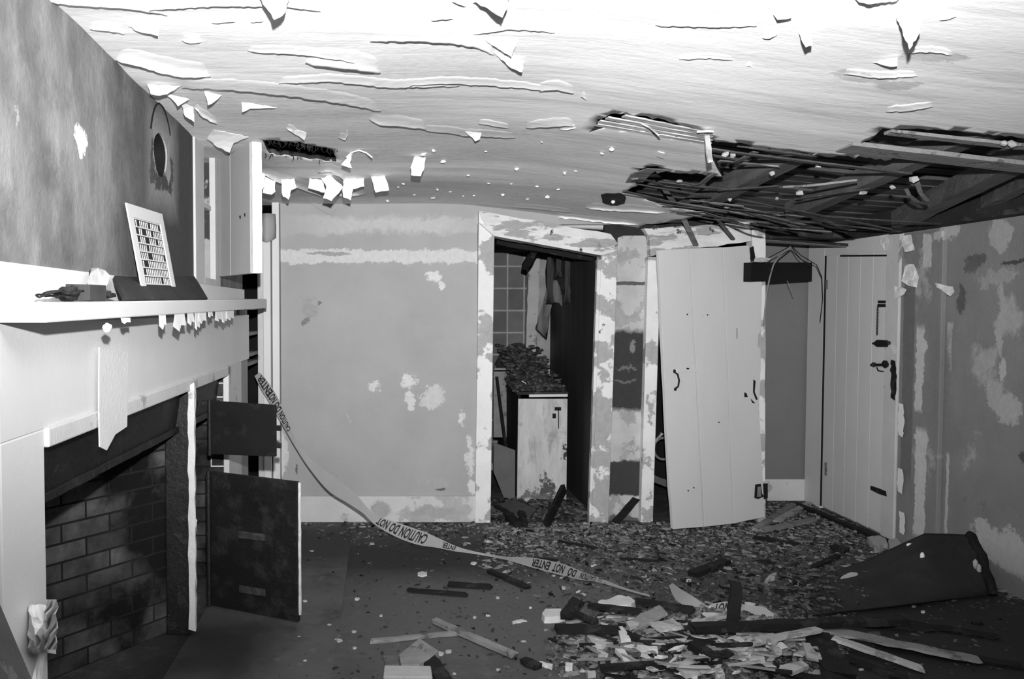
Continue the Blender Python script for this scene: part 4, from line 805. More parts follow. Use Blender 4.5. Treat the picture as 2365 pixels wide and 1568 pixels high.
for i, (a, b, c, d) in enumerate(((1281, 940, 1296, 948), (1289, 945, 1291, 990), (1276, 955, 1284, 966))): m.prism([K(a, b, yc-.001), K(c, b, yc-.001), K(c, d, yc-.001), K(a, d, yc-.001)], (0, .002, 0))
m.build('rust_crack', M_stick, CBN)
# deeper unit to the left
m = MB().prism([K(1140, 858, 6.75), K(1170, 858, 6.75), K(1170, 1010, 6.75), K(1140, 1010, 6.75)], (0, .02, 0)); m.prism([K(1142, 850, 6.74), K(1168, 850, 6.74), K(1168, 855, 6.74), K(1142, 855, 6.74)], (0, .02, 0))
m.build('wall_panel', M_wood, None, 'narrow pale upright panel left of the base unit in the back room', 'panel')
m = MB().prism([K(1140, 1022, 6.3), K(1193, 1041, 6.3), K(1193, 1168, 6.3), K(1168, 1160, 6.3), K(1140, 1090, 6.3)], (0, .02, 0)); m.build('board_offcut', mat('dull_grey_board', .14, .2, 6), None, 'dull grey board standing left of the base unit in the back room', 'board')
MB().beam(K(1147, 870, 6.72), onZ(1176, 1110, 0.0)*0+Vector((.985, 6.5, 0.0)), .02, .02, n=5, jag=.003).build('leaning_stick', M_stick, None, 'thin dark stick leaning left of the base unit', 'stick')
# debris heap on the worktop
m = MB(); r = random.Random(8)
rows = []
for j in range(9):
    y = lerp(6.17, 7.36, j/8)
    rows.append([Vector((lerp(.95, 1.37, i/9), y, .853+lerp(.0, .34, (j/8)**1.3)*math.sin(math.pi*min(1, max(.02, (i+.5)/10)))**.5*(1 if i < 9 else .8)+.02*r.random())) for i in range(10)])
m.grid(rows)
for i in range(420):
    y = r.uniform(6.17, 7.3); x = r.uniform(.96, 1.36); s = r.uniform(.008, .03); t = (y-6.17)/1.19
    m.ball((x, y, .86+.34*t**1.3*.95+r.uniform(0, .03)), (s, s*r.uniform(.4, 1), s*.5), i, .4)
M_deb = mat('back_room_debris', .055, .5, 14, island=.9, third=.16, tthr=.60, tscale=30, bump=.5)
m.build('worktop_debris', M_deb, None, 'dark heap of broken debris covering the worktop in the back room', 'debris', kind='stuff')
MB().tube([onY(1205, 880, 6.4), onY(1213, 884, 6.38), onY(1218, 891, 6.36)], .004, 5).build('white_straw', M_white, None, 'short bright white straw on the debris of the worktop', 'straw')
# reveal post, hanging rag, beam stub
m = MB().prism([onY(*p, 7.30) for p in rag([(1222, 585), (1247, 590), (1238, 815), (1214, 815)], 1.2, 20, 3)], (0, .1, 0)); m.build('reveal_post', mat('flaking_post', .46, .15, 6, second=.2, sthr=.58, sscale=9, third=.05, tthr=.68, tscale=14, bump=.4), None, 'pale flaking post standing beside the block wall in the back room', 'post')
rag_pl = [(1277, 646), (1287, 648), (1296, 668), (1303, 690), (1314, 706), (1313, 722), (1304, 721), (1292, 700), (1275, 696), (1268, 740), (1262, 782), (1252, 772), (1237, 757), (1243, 735), (1254, 700), (1262, 668)]
L = rag(rag_pl, 1.2, 10, 4); vv, ff = cdt(L, [], 9, 4)
MB().add([onY(p[0], p[1], 6.9+.05*math.sin(p[0]*.16)+.02*nz((p[0]*.05, p[1]*.03, 0), 1.0)) for p in vv], ff).build('hanging_rag', mat('dirty_grey_cloth', .17, .2, 10, bump=.4), None, 'dirty grey rag hanging in front of the dark partition', 'rag', solid=.004, smooth=True)
MB().tube([onY(1277, 650, 6.9), onY(1275, 618, 6.9), Vector((onY(1275, 600, 6.9).x, 6.9, 2.03))], .003, 5).build('hanging_string', M_stick, None, 'thin string from which the grey rag hangs in the back room', 'string')
MB().beam(onY(1212, 618, 6.2), onY(1240, 572, 6.0), .05, .04, n=4, jag=.006, up=(0, 1, 0)).build('beam_stub', M_stick, None, 'charred stub hanging under the door header in the back room', 'timber')
m = MB().beam(onY(1148, 556, 5.9), onY(1385, 598, 5.9), .06, .05, n=8, jag=.006, up=(0, 1, 0)); m.build('charred_rail', M_stick, None, 'charred rail along the top of the doorway to the back room', 'timber')
for i, (px, w) in enumerate(((1262, 16), (1284, 12), (1303, 18))):
    m = MB(); m.grid([[onY(px+w*u/4+2*math.sin(v*2+u), lerp(566, lerp(640, 700, (i+1) % 2), v/5), 6.6+.03*math.sin(u*1.7+v)) for u in range(5)] for v in range(6)]); m.build('curtain_shred', mat('curtain_shred_%s' % 'abc'[i], .05, .2, 6), None, ('left', 'middle', 'right')[i]+' dark shred of curtain above the rag in the back room', 'curtain shred', solid=.003, smooth=True)
# planks and sheets on the floor behind the doorway
def lean(p0, p1, w, t, mt, name, label, cat, seed, up=(0, 1, 0), n=5, jag=.004, group=None): MB().beam(p0, p1, w, t, up=up, n=n, jag=jag, seed=seed).build(name, mt, None, label, cat, group)
lean(onZ(1262, 1210, .02), onY(1302, 1128, 6.08), .055, .03, M_stick, 'charred_plank', 'charred plank leaning against the foot of the base unit', 'plank', 3)
lean(onZ(1150, 1172, .03), onZ(1196, 1212, .02), .06, .04, M_stick, 'charred_plank', 'charred plank lying in the doorway left of the base unit', 'plank', 4, (0, 0, 1))
lean(onZ(1212, 1214, .02), onY(1204, 1184, 5.62), .05, .03, M_stick, 'charred_plank', 'short charred stump standing in the middle of the doorway floor', 'plank', 5)
m = MB().prism([onZ(*p, .05) for p in rag([(1148, 1163), (1190, 1155), (1238, 1176), (1222, 1196), (1196, 1192)], 2, 14, 3)], (0, 0, -.012)); m.build('board_offcut', mat('dusty_flat_board', .10, .3, 9), None, 'dusty flat board lying on the rubble just inside the doorway', 'board')
# clutter in the dark gap left of the leaning door
m = MB(); c = onY(1532, 1036, 6.2); m.tube([c+Vector((.075*math.cos(a), 0, .085*math.sin(a))) for a in [i*.32 for i in range(21)]], .010, 8); m.build('grey_ring', M_wood, None, 'grey ring seen in the dark gap left of the leaning door', 'ring')
lean(onY(1512, 1020, 6.1), onY(1530, 1000, 6.1), .016, .016, M_palewood, 'pale_stick', 'short pale stick in the dark gap left of the leaning door', 'stick', 7)
lean(onY(1500, 1100, 5.95), onY(1560, 1125, 6.2), .05, .02, M_wood, 'grey_board', 'grey slat lying across the dark gap left of the leaning door', 'board', 8)
lean(onZ(1420, 1208, .01), onY(1470, 1150, 5.58), .05, .02, M_stick, 'charred_plank', 'charred plank leaning against the stripped wall between the doorways', 'plank', 9)
# ------------------------------------------------------------------ rubble and timbers on the floor
FD = lambda px, py, z=0.0: onZ(px, py, z)
def flat(poly, t, mt, name, label, cat, group=None, z0=.0, seed=0, amp=1.2, step=9, tilt=0.0, bevel=0):
    """a broken flat piece lying on the floor, its outline taken on its top face"""
    L = rag(poly, amp, step, seed); P3 = [onZ(x, y, z0+t) for x, y in L]
    c = sum(p.y for p in P3)/len(P3)
    m = MB(); n = len(P3); r = random.Random(seed)
    top = [p+Vector((0, 0, tilt*(p.y-c)+r.uniform(-.0015, .0015))) for p in P3]; cen = sum(top, Vector())/n
    bot = [Vector((cen.x+(p.x-cen.x)*1.05, cen.y+(p.y-cen.y)*1.05, z0+max(0, tilt*(p.y-c)))) for p in P3]
    m.add(top+bot, [tuple(range(n)), tuple(range(2*n-1, n-1, -1))]+[(i, i+n, (i+1) % n+n, (i+1) % n) for i in range(n)])
    return m.build(name, mt, None, label, cat, group, bevel=bevel)
def stick(p, q, w, t, mt, name, label, cat='stick', z0=0.0, z1=None, seed=0, group=None, jag=.003, n=7, taper=1.0):
    z1 = z0 if z1 is None else z1
    a = onZ(p[0], p[1], z0+t/2+.002); b = onZ(q[0], q[1], z1+t/2+.002)
    return MB().beam(a, b, w, t, n=n, jag=jag, seed=seed, taper=taper).build(name, mt, None, label, cat, group)
G1 = 'scattered sticks'; G2 = 'rubble heap timbers'
ST = [((1035, 1349), (1134, 1355), .055, .016, M_stick, 'short wide charred stick in the middle of the floor, right of its slimmer twin', G1),
    ((944, 1362), (1079, 1373), .034, .014, M_stick, 'slim charred stick in the middle of the floor below the wide one', G1),
    ((1003, 1433), (1191, 1515), .035, .02, M_wood, 'long grey stick lying diagonally above the pale block, crossing another', G1),
    ((858, 1481), (1070, 1460), .022, .016, M_wood, 'long thin grey stick lying level, its right end under the diagonal one', G1),
    ((1130, 1318), (1221, 1357), .04, .016, M_stick, 'dark stick standing for the shadow of the caution tape on the floor', G1),  # dark stick laid where the tape's shadow falls, standing in for it
    ((988, 1522), (1032, 1580), .07, .02, M_stick, 'charred plank end pointing at the bottom edge beside the pale block', G1),
    ((1269, 1475), (1335, 1506), .022, .012, M_stick, 'thin charred stick lying left of the rubble heap', G1),
    ((1211, 1526), (1243, 1539), .045, .02, M_stick, 'stubby charred lump of wood left of the rubble heap near the bottom', G1),
    ((1323, 1416), (1380, 1438), .035, .02, M_stick, 'charred batten sloping right at the upper left edge of the heap', G2),
    ((1285, 1451), (1434, 1455), .05, .025, M_stick, 'level charred plank along the left side of the heap', G2),
    ((1356, 1398), (1480, 1412), .04, .02, M_stick, 'charred plank behind the largest white plaster slab', G2),
    ((1468, 1388), (1600, 1408), .05, .02, M_stick, 'charred plank at the back of the heap left of the tape', G2),
    ((1387, 1543), (1518, 1533), .03, .02, M_stick, 'charred stick lying level at the front of the heap', G2),
    ((1598, 1487), (1655, 1525), .05, .03, M_stick, 'thick charred stump sloping down through the middle of the heap', G2),
    ((1455, 1467), (1508, 1486), .03, .02, M_stick, 'short charred stick in the centre of the heap', G2),
    ((1742, 1240), (1842, 1257), .03, .02, M_stick, 'straight charred lath on the rubble in front of the alcove', G1),
    ((1600, 1326), (1678, 1296), .055, .03, M_stick, 'charred block of wood lying alone behind the tape', G1),
    ((1924, 1264), (1957, 1272), .06, .03, M_stick, 'small charred chunk on the rubble near the grey door', G1),
    ((1880, 1310), (1935, 1284), .03, .02, M_stick, 'charred stick end poking out beside the dark sheet', G1),
    ((1790, 1366), (1962, 1382), .04, .02, M_stick, 'long charred plank lying against the left edge of the dark sheet', G1),
    ((1230, 1290), (1286, 1294), .025, .012, M_stick, 'short dark lath just behind the tape', G1),  # short dark strip laid just behind the tape
    ((1430, 1290), (1530, 1296), .02, .012, M_stick, 'thin charred lath on the bare floor behind the tape', G1),
    ((1290, 1250), (1380, 1266), .02, .012, M_stick, 'thin charred lath on the rubble in front of the leaning door', G1),
    ((1880, 1200), (1760, 1225), .05, .02, M_wood, 'grey board on the rubble beside the foot of the leaning door', G1),
    ((1745, 1222), (1835, 1165), .05, .025, M_wood, 'grey board sloping up beside the foot of the leaning door', G1),
    ((1790, 1205), (1870, 1162), .045, .02, M_palewood, 'pale board end resting on the grey boards below the alcove', G1),
    ((1830, 1160), (2050, 1250), .05, .02, M_stick, 'dark skirting strip lying along the foot of the grey door', G1)]
for i, (p, q, w, t, mt, l, g) in enumerate(ST):
    zz = .05 if g == G2 else .0
    stick(p, q, w, t, mt, 'charred_stick' if mt is M_stick else 'grey_stick', l, 'stick', zz+.003*(i % 3), zz+.003*(i % 3), i, g)
stick((1307, 1425), (1336, 1386), .06, .03, M_stick, 'charred_stick', 'charred batten raised on end at the upper left of the heap', 'stick', .03, .09, 71, G2)
stick((1462, 1446), (1536, 1407), .085, .012, M_wood, 'broken_board', 'wide grey board sloping up in the centre of the heap', 'board', .05, .10, 72, G2, .006)
stick((1586, 1446), (1678, 1421), .035, .012, M_palewood, 'broken_lath', 'pale lath just under the printed part of the tape', 'lath', .06, .08, 73, G2)
stick((1597, 1450), (2088, 1432), .05, .03, M_stick, 'charred_beam', 'longest charred lath lying right across the heap towards the right wall', 'timber', .09, .06, 74, G2, .004, 12)
stick((1530, 1456), (1605, 1449), .03, .015, M_stick, 'charred_stick', 'short charred stick touching the end of the longest lath', 'stick', .05, .06, 75, G2)
stick((1754, 1479), (1892, 1454), .04, .015, M_palewood, 'broken_lath', 'straight pale lath crossing the right half of the heap', 'lath', .06, .075, 76, G2, .002)
stick((1900, 1452), (2262, 1524), .085, .012, M_wood, 'broken_board', 'long wide grey board running from the heap to the bottom right', 'board', .05, .012, 77, G2, .005, 12, .8)
stick((1922, 1472), (2132, 1545), .045, .014, M_palewood, 'broken_lath', 'long pale lath below the wide grey board at bottom right', 'lath', .05, .01, 78, G2, .003, 10)
stick((1868, 1489), (1880, 1522), .055, .02, M_palewood, 'wood_block', 'small upright pale offcut at the right side of the heap', 'wood block', .03, .03, 79, G2, .002, 3)
stick((1884, 1462), (1940, 1560), .11, .03, M_stick, 'charred_plank', 'broad charred plank running down at the right end of the heap', 'plank', .03, .01, 80, G2, .006)
stick((1636, 1503), (1760, 1524), .05, .015, M_palewood, 'broken_lath', 'pale board lying level in the front right of the heap', 'lath', .04, .04, 81, G2, .004)
for i, (p, q, l) in enumerate((((1700, 1480), (1760, 1468), 'upper edge piece of the small broken frame right of the dark stake'), ((1705, 1496), (1800, 1474), 'lower edge piece of the small broken frame right of the dark stake'), ((1700, 1462), (1800, 1470), 'top piece of the small broken frame right of the dark stake'))):
    stick(p, q, .025, .012, M_palewood, 'broken_lath', l, 'lath', .05, .055, 82+i, G2)
for i, (p, q) in enumerate((((2020, 1480), (2365, 1540)), ((1950, 1520), (2100, 1570)), ((1760, 1545), (2050, 1600)), ((2100, 1440), (2300, 1470)), ((1990, 1440), (2150, 1452)))):
    stick(p, q, .06, .012, M_stick, 'charred_board', ('charred board lying furthest right at the bottom right corner', 'charred board between the pale lath and the bottom edge', 'charred board lying along the bottom edge right of the heap', 'charred board in the shadow below the dark sheet', 'short charred board just above the long grey board')[i], 'board', .0, .0, 90+i, G1, .006)
# dark upright strip added in the heap behind the tape
MB().beam(FD(1687, 1487, .0), onY(1701, 1346, FD(1687, 1487).y+.10), .05, .02, up=(0, 1, 0), n=6, jag=.004, seed=5).build('dark_stake', M_stick, None, 'dark stake standing upright in the heap behind the tape', 'stake')
# named plaster pieces
CH = [([(1252, 1416), (1260, 1406), (1295, 1405), (1304, 1420), (1280, 1424), (1258, 1425)], .03, 'thick white plaster slab left of the heap', .0), ([(1183, 1434), (1206, 1430), (1217, 1433), (1185, 1439)], .006, 'flat white chip on the floor furthest left of the heap', .0),
    ([(1382, 1388), (1408, 1382), (1428, 1374), (1453, 1377), (1467, 1388), (1458, 1395), (1416, 1400)], .035, 'largest white plaster slab at the back of the heap', .02), ([(1446, 1434), (1479, 1429), (1476, 1440), (1455, 1450)], .012, 'white plaster wedge at the low end of the wide grey board', .06),
    ([(1500, 1437), (1555, 1428), (1578, 1447), (1526, 1455)], .012, 'speckled pale square of plaster in the centre of the heap', .07), ([(1426, 1447), (1437, 1446), (1447, 1458), (1456, 1475), (1434, 1479), (1430, 1460)], .012, 'white plaster piece like an hourglass in the heap', .06),
    ([(1361, 1474), (1416, 1483), (1390, 1490), (1368, 1484)], .02, 'long pale plaster shard at the left of the heap', .03), ([(1471, 1489), (1518, 1492), (1519, 1499), (1481, 1497)], .02, 'narrow white plaster bar in the middle of the heap', .05),
    ([(1377, 1497), (1405, 1510), (1403, 1516), (1382, 1508)], .02, 'pale plaster finger at the front left of the heap', .02), ([(1421, 1497), (1437, 1497), (1460, 1521), (1442, 1529), (1434, 1510)], .02, 'white plaster piece like a boot at the front of the heap', .04),
    ([(1246, 1526), (1277, 1534), (1274, 1539), (1247, 1531)], .015, 'white plaster strip beside the stubby charred lump', .0), ([(1306, 1529), (1324, 1531), (1322, 1540), (1306, 1539)], .02, 'small square white plaster lump at the front left of the heap', .0),
    ([(1398, 1564), (1429, 1544), (1437, 1547), (1411, 1566)], .012, 'pale grey slip at the bottom edge of the heap', .0), ([(1623, 1413), (1678, 1419), (1664, 1426), (1640, 1425)], .012, 'white plaster tongue under the printed tape', .06),
    ([(1573, 1495), (1588, 1478), (1605, 1471), (1607, 1481)], .010, 'pale curled scrap in front of the speckled square', .06), ([(1636, 1487), (1655, 1487), (1650, 1498), (1642, 1498)], .015, 'small bright plaster bit left of the dark stake foot', .05),
    ([(1705, 1497), (1744, 1495), (1734, 1512), (1722, 1508)], .015, 'pale plaster shard right of the dark stake foot', .05), ([(1783, 1496), (1798, 1494), (1806, 1502), (1790, 1506)], .02, 'small bright plaster lump below the straight pale lath', .04),
    ([(1650, 1540), (1664, 1538), (1674, 1556), (1660, 1566), (1652, 1556)], .02, 'white plaster lump at the bottom edge of the heap', .02), ([(1560, 1540), (1600, 1536), (1622, 1548), (1585, 1556)], .02, 'broad pale plaster flake low in the heap', .03),
    ([(1800, 1536), (1850, 1526), (1868, 1536), (1830, 1552)], .015, 'broad pale plaster flake at the low right of the heap', .02), ([(1480, 1544), (1492, 1540), (1500, 1552), (1484, 1562), (1474, 1556)], .02, 'pale plaster lump at the front centre of the heap', .0),
    ([(1355, 1548), (1374, 1547), (1376, 1554), (1358, 1556)], .02, 'pale plaster lump at the front left corner of the heap', .0),
    ([(1766, 1341), (1778, 1326), (1794, 1322), (1790, 1332)], .02, 'pale plaster wedge left of the dark sheet', .0), ([(1822, 1338), (1846, 1344), (1844, 1349), (1824, 1344)], .015, 'narrow pale chip left of the dark sheet', .0), ([(1720, 1390), (1745, 1393), (1742, 1402), (1722, 1400)], .02, 'white plaster lump behind the right part of the tape', .03),
    ([(1596, 1432), (1618, 1420), (1617, 1428), (1600, 1440)], .012, 'grey plaster sliver above the pale lath', .07), ([(2004, 1240), (2030, 1236), (2046, 1244), (2050, 1255), (2020, 1262)], .04, 'grey plaster lump at the foot of the grey door', .0), ([(2052, 1246), (2070, 1242), (2084, 1258), (2072, 1270), (2056, 1266)], .05, 'grey plaster lump against the right wall beside the door casing', .0)]
for i, (pl, t, l, z) in enumerate(CH): flat(pl, t, M_plaster if 'grey' in l or 'pale' in l else M_chunk, 'plaster_piece', l, 'plaster piece', 'named plaster pieces' if 0 else 'large plaster pieces', z, i, 1.0, 8, .0)
# small chips on the open floor
SM = [(1001, 1515, 11), (1016, 1509, 11), (1035, 1503, 9), (824, 1382, 7), (760, 1442, 6), (818, 1458, 6), (735, 1462, 7), (781, 1477, 10), (819, 1495, 6), (975, 1324, 14), (1199, 1434, 5), (1096, 1424, 5), (1127, 1420, 6), (1264, 1277, 6), (1128, 1277, 6), (1372, 1305, 7), (1456, 1308, 6), (1302, 1356, 7), (1334, 1364, 7), (1347, 1372, 6), (1279, 1329, 4), (705, 1388, 6), (860, 1255, 7), (930, 1230, 5), (808, 1249, 6), (720, 1272, 5), (1149, 1379, 5), (1225, 1402, 4), (1210, 1480, 6), (1150, 1545, 5), (1095, 1300, 7), (1490, 1330, 8), (1512, 1316, 7), (1590, 1340, 8), (1870, 1300, 7), (2110, 1400, 6), (2132, 1412, 7), (1990, 1545, 6), (2040, 1542, 8), (705, 1525, 5), (1050, 1555, 5), (880, 1420, 4), (690, 1470, 4)]
for i, (px, py, s) in enumerate(SM):
    r = random.Random(i); k = r.randint(5, 7); a0 = r.random()*6
    pl = [(px+s*math.cos(a0+6.283*j/k)*r.uniform(.7, 1.2), py+s*.42*math.sin(a0+6.283*j/k)*r.uniform(.7, 1.2)) for j in range(k)]
    flat(pl, r.uniform(.002, .007), M_chunk if i % 3 == 0 else M_plaster, 'plaster_chip', 'small pale plaster chip lying alone on the open floor away from the heap', 'plaster chip', 'plaster chips on the open floor', .0, i, .5, 30)
# chips and slivers heaped together
def heap_h(px, py):
    d = ((px-1610)/360)**2+((py-1490)/95)**2
    return .075*max(0, 1-d)
N = 0; r = random.Random(99)
while N < 150:
    px = r.gauss(1600, 170); py = r.gauss(1488, 42)
    if not (1320 < px < 1900 and 1398 < py < 1572) or heap_h(px, py) < .004: continue
    N += 1; s = r.uniform(6, 15)*(1.6 if r.random() < .25 else 1); a = r.uniform(-.6, .6); el = r.uniform(.18, .6); k = r.randint(4, 7); pl = []
    for j in range(k):
        t = 6.283*j/k; x = s*math.cos(t)*r.uniform(.7, 1.15); y = s*el*math.sin(t)*r.uniform(.7, 1.15); pl.append((px+x*math.cos(a)-y*math.sin(a), py+(x*math.sin(a)+y*math.cos(a))*.6))
    dark = r.random() < .25
    flat(pl, r.uniform(.003, .010), M_stick if dark else (M_plaster, M_wood, M_plaster, M_palewood, M_chunk)[N % 5], 'charcoal_chip' if dark else 'plaster_chip', 'charred chip mixed into the rubble heap at the front' if dark else 'pale plaster or wood chip mixed into the rubble heap at the front', 'charred chip' if dark else 'plaster chip',
         'charred chips in the heap' if dark else 'pale chips in the heap', heap_h(px, py)*r.uniform(.55, 1), N, .8, 14, r.uniform(-.3, .5))
r = random.Random(55); N = 0
while N < 55:
    px = r.gauss(1610, 170); py = r.gauss(1490, 42)
    if not (1320 < px < 1880 and 1400 < py < 1568) or heap_h(px, py) < .004: continue
    N += 1; L = r.uniform(20, 65); a = r.choice((r.gauss(0, .25), r.gauss(.5, .3))); dk = N % 5 < 2; z = heap_h(px, py)*r.uniform(.8, 1.1)
    stick((px-L*math.cos(a), py-L*.5*math.sin(a)), (px+L*math.cos(a), py+L*.5*math.sin(a)), r.uniform(.010, .024), r.uniform(.004, .010), M_stick if dk else (M_wood, M_palewood)[N % 2], 'charred_splinter' if dk else 'wood_splinter', 'thin charred splinter lying among the chips of the front heap' if dk else 'thin pale wood splinter lying among the chips of the front heap', 'splinter', z, z+r.uniform(-.015, .02), 300+N, 'charred splinters in the heap' if dk else 'pale splinters in the heap', .002, 4)
# mound of fine rubble under the pieces, and fine crumbs all over the floor
m = MB(); rows = []
for j in range(25):
    py = lerp(1385, 1620, j/24); rows.append([])
    for i in range(41):
        px = lerp(1230, 1980, i/40); h = heap_h(px, py)*.8; p = onZ(px, py, 0); rows[-1].append(Vector((p.x, p.y, h-.004+.012*nz((p.x*14, p.y*14, 0), 1.0)*(1 if h > .003 else 0))))
m.grid(rows); struct('floor_rubble_mound', m, mat('fine_rubble', .10, .5, 14, second=.24, sthr=.56, sscale=22, third=.03, tthr=.58, tscale=16, bump=.8, bscale=60, bdist=.02), smooth=False)
def crumbs_(name, label, n, sampler, mt, smin, smax, seed, z=0.0):
    r = random.Random(seed); m = MB(); k = 0
    while k < n:
        q = sampler(r)
        if q is None: continue
        x, y, h = q; s = smin*(smax/smin)**(r.random()**1.8); k += 1; a = r.uniform(0, 3.14); l = r.uniform(1, 2.6); c, d = math.cos(a)*s*l, math.sin(a)*s*l; e, f = -math.sin(a)*s*r.uniform(.5, 1), math.cos(a)*s*r.uniform(.5, 1); t = s*r.uniform(.25, .8); tx = r.uniform(-.4, .4)*s
        m.add([(x-c*r.uniform(.7, 1), y-d, h), (x+e*r.uniform(.6, 1.1), y+f, h), (x+c, y+d*r.uniform(.7, 1), h), (x-e, y-f*r.uniform(.6, 1.1), h), (x-c*.6, y-d*.6, h+t+tx), (x+e*.7, y+f*.7, h+t), (x+c*.7, y+d*.7, h+t-tx), (x-e*.7, y-f*.7, h+t)],
              [(4, 5, 6, 7), (0, 1, 5, 4), (1, 2, 6, 5), (2, 3, 7, 6), (3, 0, 4, 7)])
    return m.build(name, mt, None, label, 'rubble', kind='stuff')
M_crumb = mat('rubble_crumbs', .14, .4, 12, island=.98, third=.45, tthr=.66, tscale=9, bump=.4)
M_crumb2 = mat('dark_rubble_crumbs', .06, .4, 12, island=.98, third=.30, tthr=.68, tscale=9, bump=.4)
def s_door(r):
    px = r.uniform(690, 2060); py = 1207+abs(r.gauss(0, 20 if px < 1100 else 48))
    if px < 1120 and r.random() < .86: return None
    if px > 1480: py = 1180+abs(r.gauss(0, 62))
    if px > 1740: py -= r.uniform(0, 25)
    if py > 1352: return None
    p = onZ(px, py, 0)
    if p.y > 5.57 and not (.68 < p.x < 1.5 or p.x > 2.64) or p.x > 3.24 or p.y > 6.2: return None
    return p.x, p.y, (.012*abs(nz((p.x*5, p.y*5, 0), 1.0)) if px > 1450 else 0)
def s_heap(r):
    px = r.gauss(1620, 190); py = r.gauss(1490, 55)
    if not (1260 < px < 1960 and 1390 < py < 1600): return None
    p = onZ(px, py, 0); return p.x, p.y, max(0, heap_h(px, py)*.8-.004)
def s_all(r):
    py = 1215+370*r.random()**.9; px = r.uniform(640, 2330); p = onZ(px, py, 0)
    if p.x > 3.22 or p.y > 5.5: return None
    return p.x, p.y, 0.0
def s_mid(r):
    px = r.gauss(1700, 230); py = r.gauss(1330, 50)
    if py < 1220: return None
    p = onZ(px, py, 0)
    if p.x > 3.2 or p.y > 5.45: return None
    return p.x, p.y, 0.0
def s_sheet(r):
    px = 1815+abs(r.gauss(0, 70)); py = r.uniform(1335, 1430); p = onZ(px, py, 0); return p.x, p.y, .018+.02*(px-1815)/100
def s_back(r): return (r.uniform(.72, 1.45), r.uniform(5.6, 6.2), .03*r.random())
def s_wall(r):
    y = r.uniform(3.2, 5.2); return (XR-abs(r.gauss(0, .05)), y, 0.0)
crumbs_('doorway_rubble', 'fine broken plaster strewn along the far wall and the doors', 11000, s_door, M_crumb, .0025, .018, 1)
crumbs_('heap_rubble', 'fine crumbs and splinters filling the rubble heap at the front', 3600, s_heap, M_crumb, .004, .020, 2)
crumbs_('floor_grit', 'sparse grit scattered over the whole dark floor', 1500, s_all, M_crumb2, .003, .012, 3)
crumbs_('middle_rubble', 'dark broken plaster spread between the leaning door and the heap', 4200, s_mid, M_crumb2, .003, .020, 4)
crumbs_('backroom_rubble', 'dark rubble lying on the floor of the back room doorway', 900, s_back, M_crumb2, .008, .035, 5)
crumbs_('sheet_rubble', 'crumbs strewn over the left end of the dark sheet', 420, s_sheet, M_crumb2, .004, .018, 7)
crumbs_('wall_foot_rubble', 'flaked paint crumbs lying along the foot of the right wall', 500, s_wall, M_crumb, .004, .02, 6)
# boxes, boards at the bottom of the picture
A = FD(887, 1600); B = FD(1000, 1600); yb = 3.20
p0, p1 = onZ(888, 1536, .06), onZ(995, 1537, .06); q0, q1 = p0+Vector((-.004, -.10, 0)), p1+Vector((.002, -.10, 0))
MB().hexa([Vector((v.x, v.y, .0)) for v in (q0, q1, p1, p0)]+[q0, q1, p1, p0]).build('pale_block', mat('pale_block_face', .40, .12, 12, bump=.5, bscale=40), None, 'pale square block at the bottom edge of the picture', 'block', bevel=.004)
flat([(922, 1511), (969, 1474), (1012, 1503), (990, 1522), (970, 1534), (926, 1534)], .03, M_wood, 'board_piece', 'grey board piece lying behind the pale block', 'board', None, .0, 3, 1, 14)
flat([(886, 1514), (925, 1512), (968, 1516), (972, 1533), (890, 1534)], .008, mat('dull_card', .12, .3, 10), 'card_piece', 'dull flat scrap between the pale block and the grey board piece', 'scrap', None, .0, 4, 1, 14)
m = MB(); pts = [onZ(1877+18*math.cos(a), 1357+7*math.sin(a), .018+.006*math.sin(a*2)) for a in [i*.35 for i in range(19)]]; m.tube(pts, .005, 6); m.build('wire_ring', M_plaster, None, 'pale wire ring lying left of the dark sheet', 'ring')
# dark sheet slumped over the rubble against the right wall
m = MB(); rows = []
lo = [onZ(1862, 1420, .012), onZ(2000, 1406, .02), onZ(2130, 1392, .03), onZ(2286, 1374, .02)]
hi = [onZ(1862, 1345, .02), onZ(2008, 1293, .04), onY(2136, 1234, 4.45), onY(2232, 1236, 4.30)]
def along(l, t): t = t*(len(l)-1); i = min(len(l)-2, int(t)); return l[i].lerp(l[i+1], smooth(t-i)*.5+(t-i)*.5)
for j in range(13):
    v = j/12; row = []
    for i in range(25):
        u = i/24; a = along(lo, u); b = along(hi, u); p = a.lerp(b, v); k = math.sin(math.pi*v)
        p.z += .05*u*k+.008*nz((p.x*5, p.y*5, 0), 1.0)*k; p.z = max(p.z, .012)
        if i < 4: p.x += (.16*nz((0, v*4, 2), 1.0)-.05)*(1-i/4); p.z = lerp(.006, p.z, i/4)
        if 0 < j < 12 and 0 < i < 24: p.x += .010*nz((p.x*4, p.y*4, 3), 1.0)
        row.append(p)
    rows.append(row)
m.grid(rows); M_sheet = mat('black_glossy_sheet', .022, .4, 3, second=.035, sthr=.55, sscale=5, soft=.1, bump=.3, bscale=60, rough=.7, spec=.3)
from mathutils.bvhtree import BVHTree
BV = BVHTree.FromPolygons([v.copy() for v in m.v], m.f)
def onS(px, py, k=.0):
    d = ray(px, py).normalized(); h = BV.ray_cast(EYE, d)[0]
    return (h if h is not None else onZ(px, py, .05))-d*k
SH = m.build('dark_sheet', M_sheet, None, 'large dark sheet slumped on the floor and propped against the right wall', 'sheet', solid=.014, smooth=True)
E0 = along(hi, 1.0); E1 = along(lo, 1.0); pts = [E0.lerp(E1, i/12)+Vector((.012+.006*math.sin(i*1.3), 0, .006*math.sin(i*2.1)+.05*math.sin(math.pi*i/12))) for i in range(13)]
MB().tube(pts, .026, 9).build('rolled_edge', M_stick, SH, smooth=True)
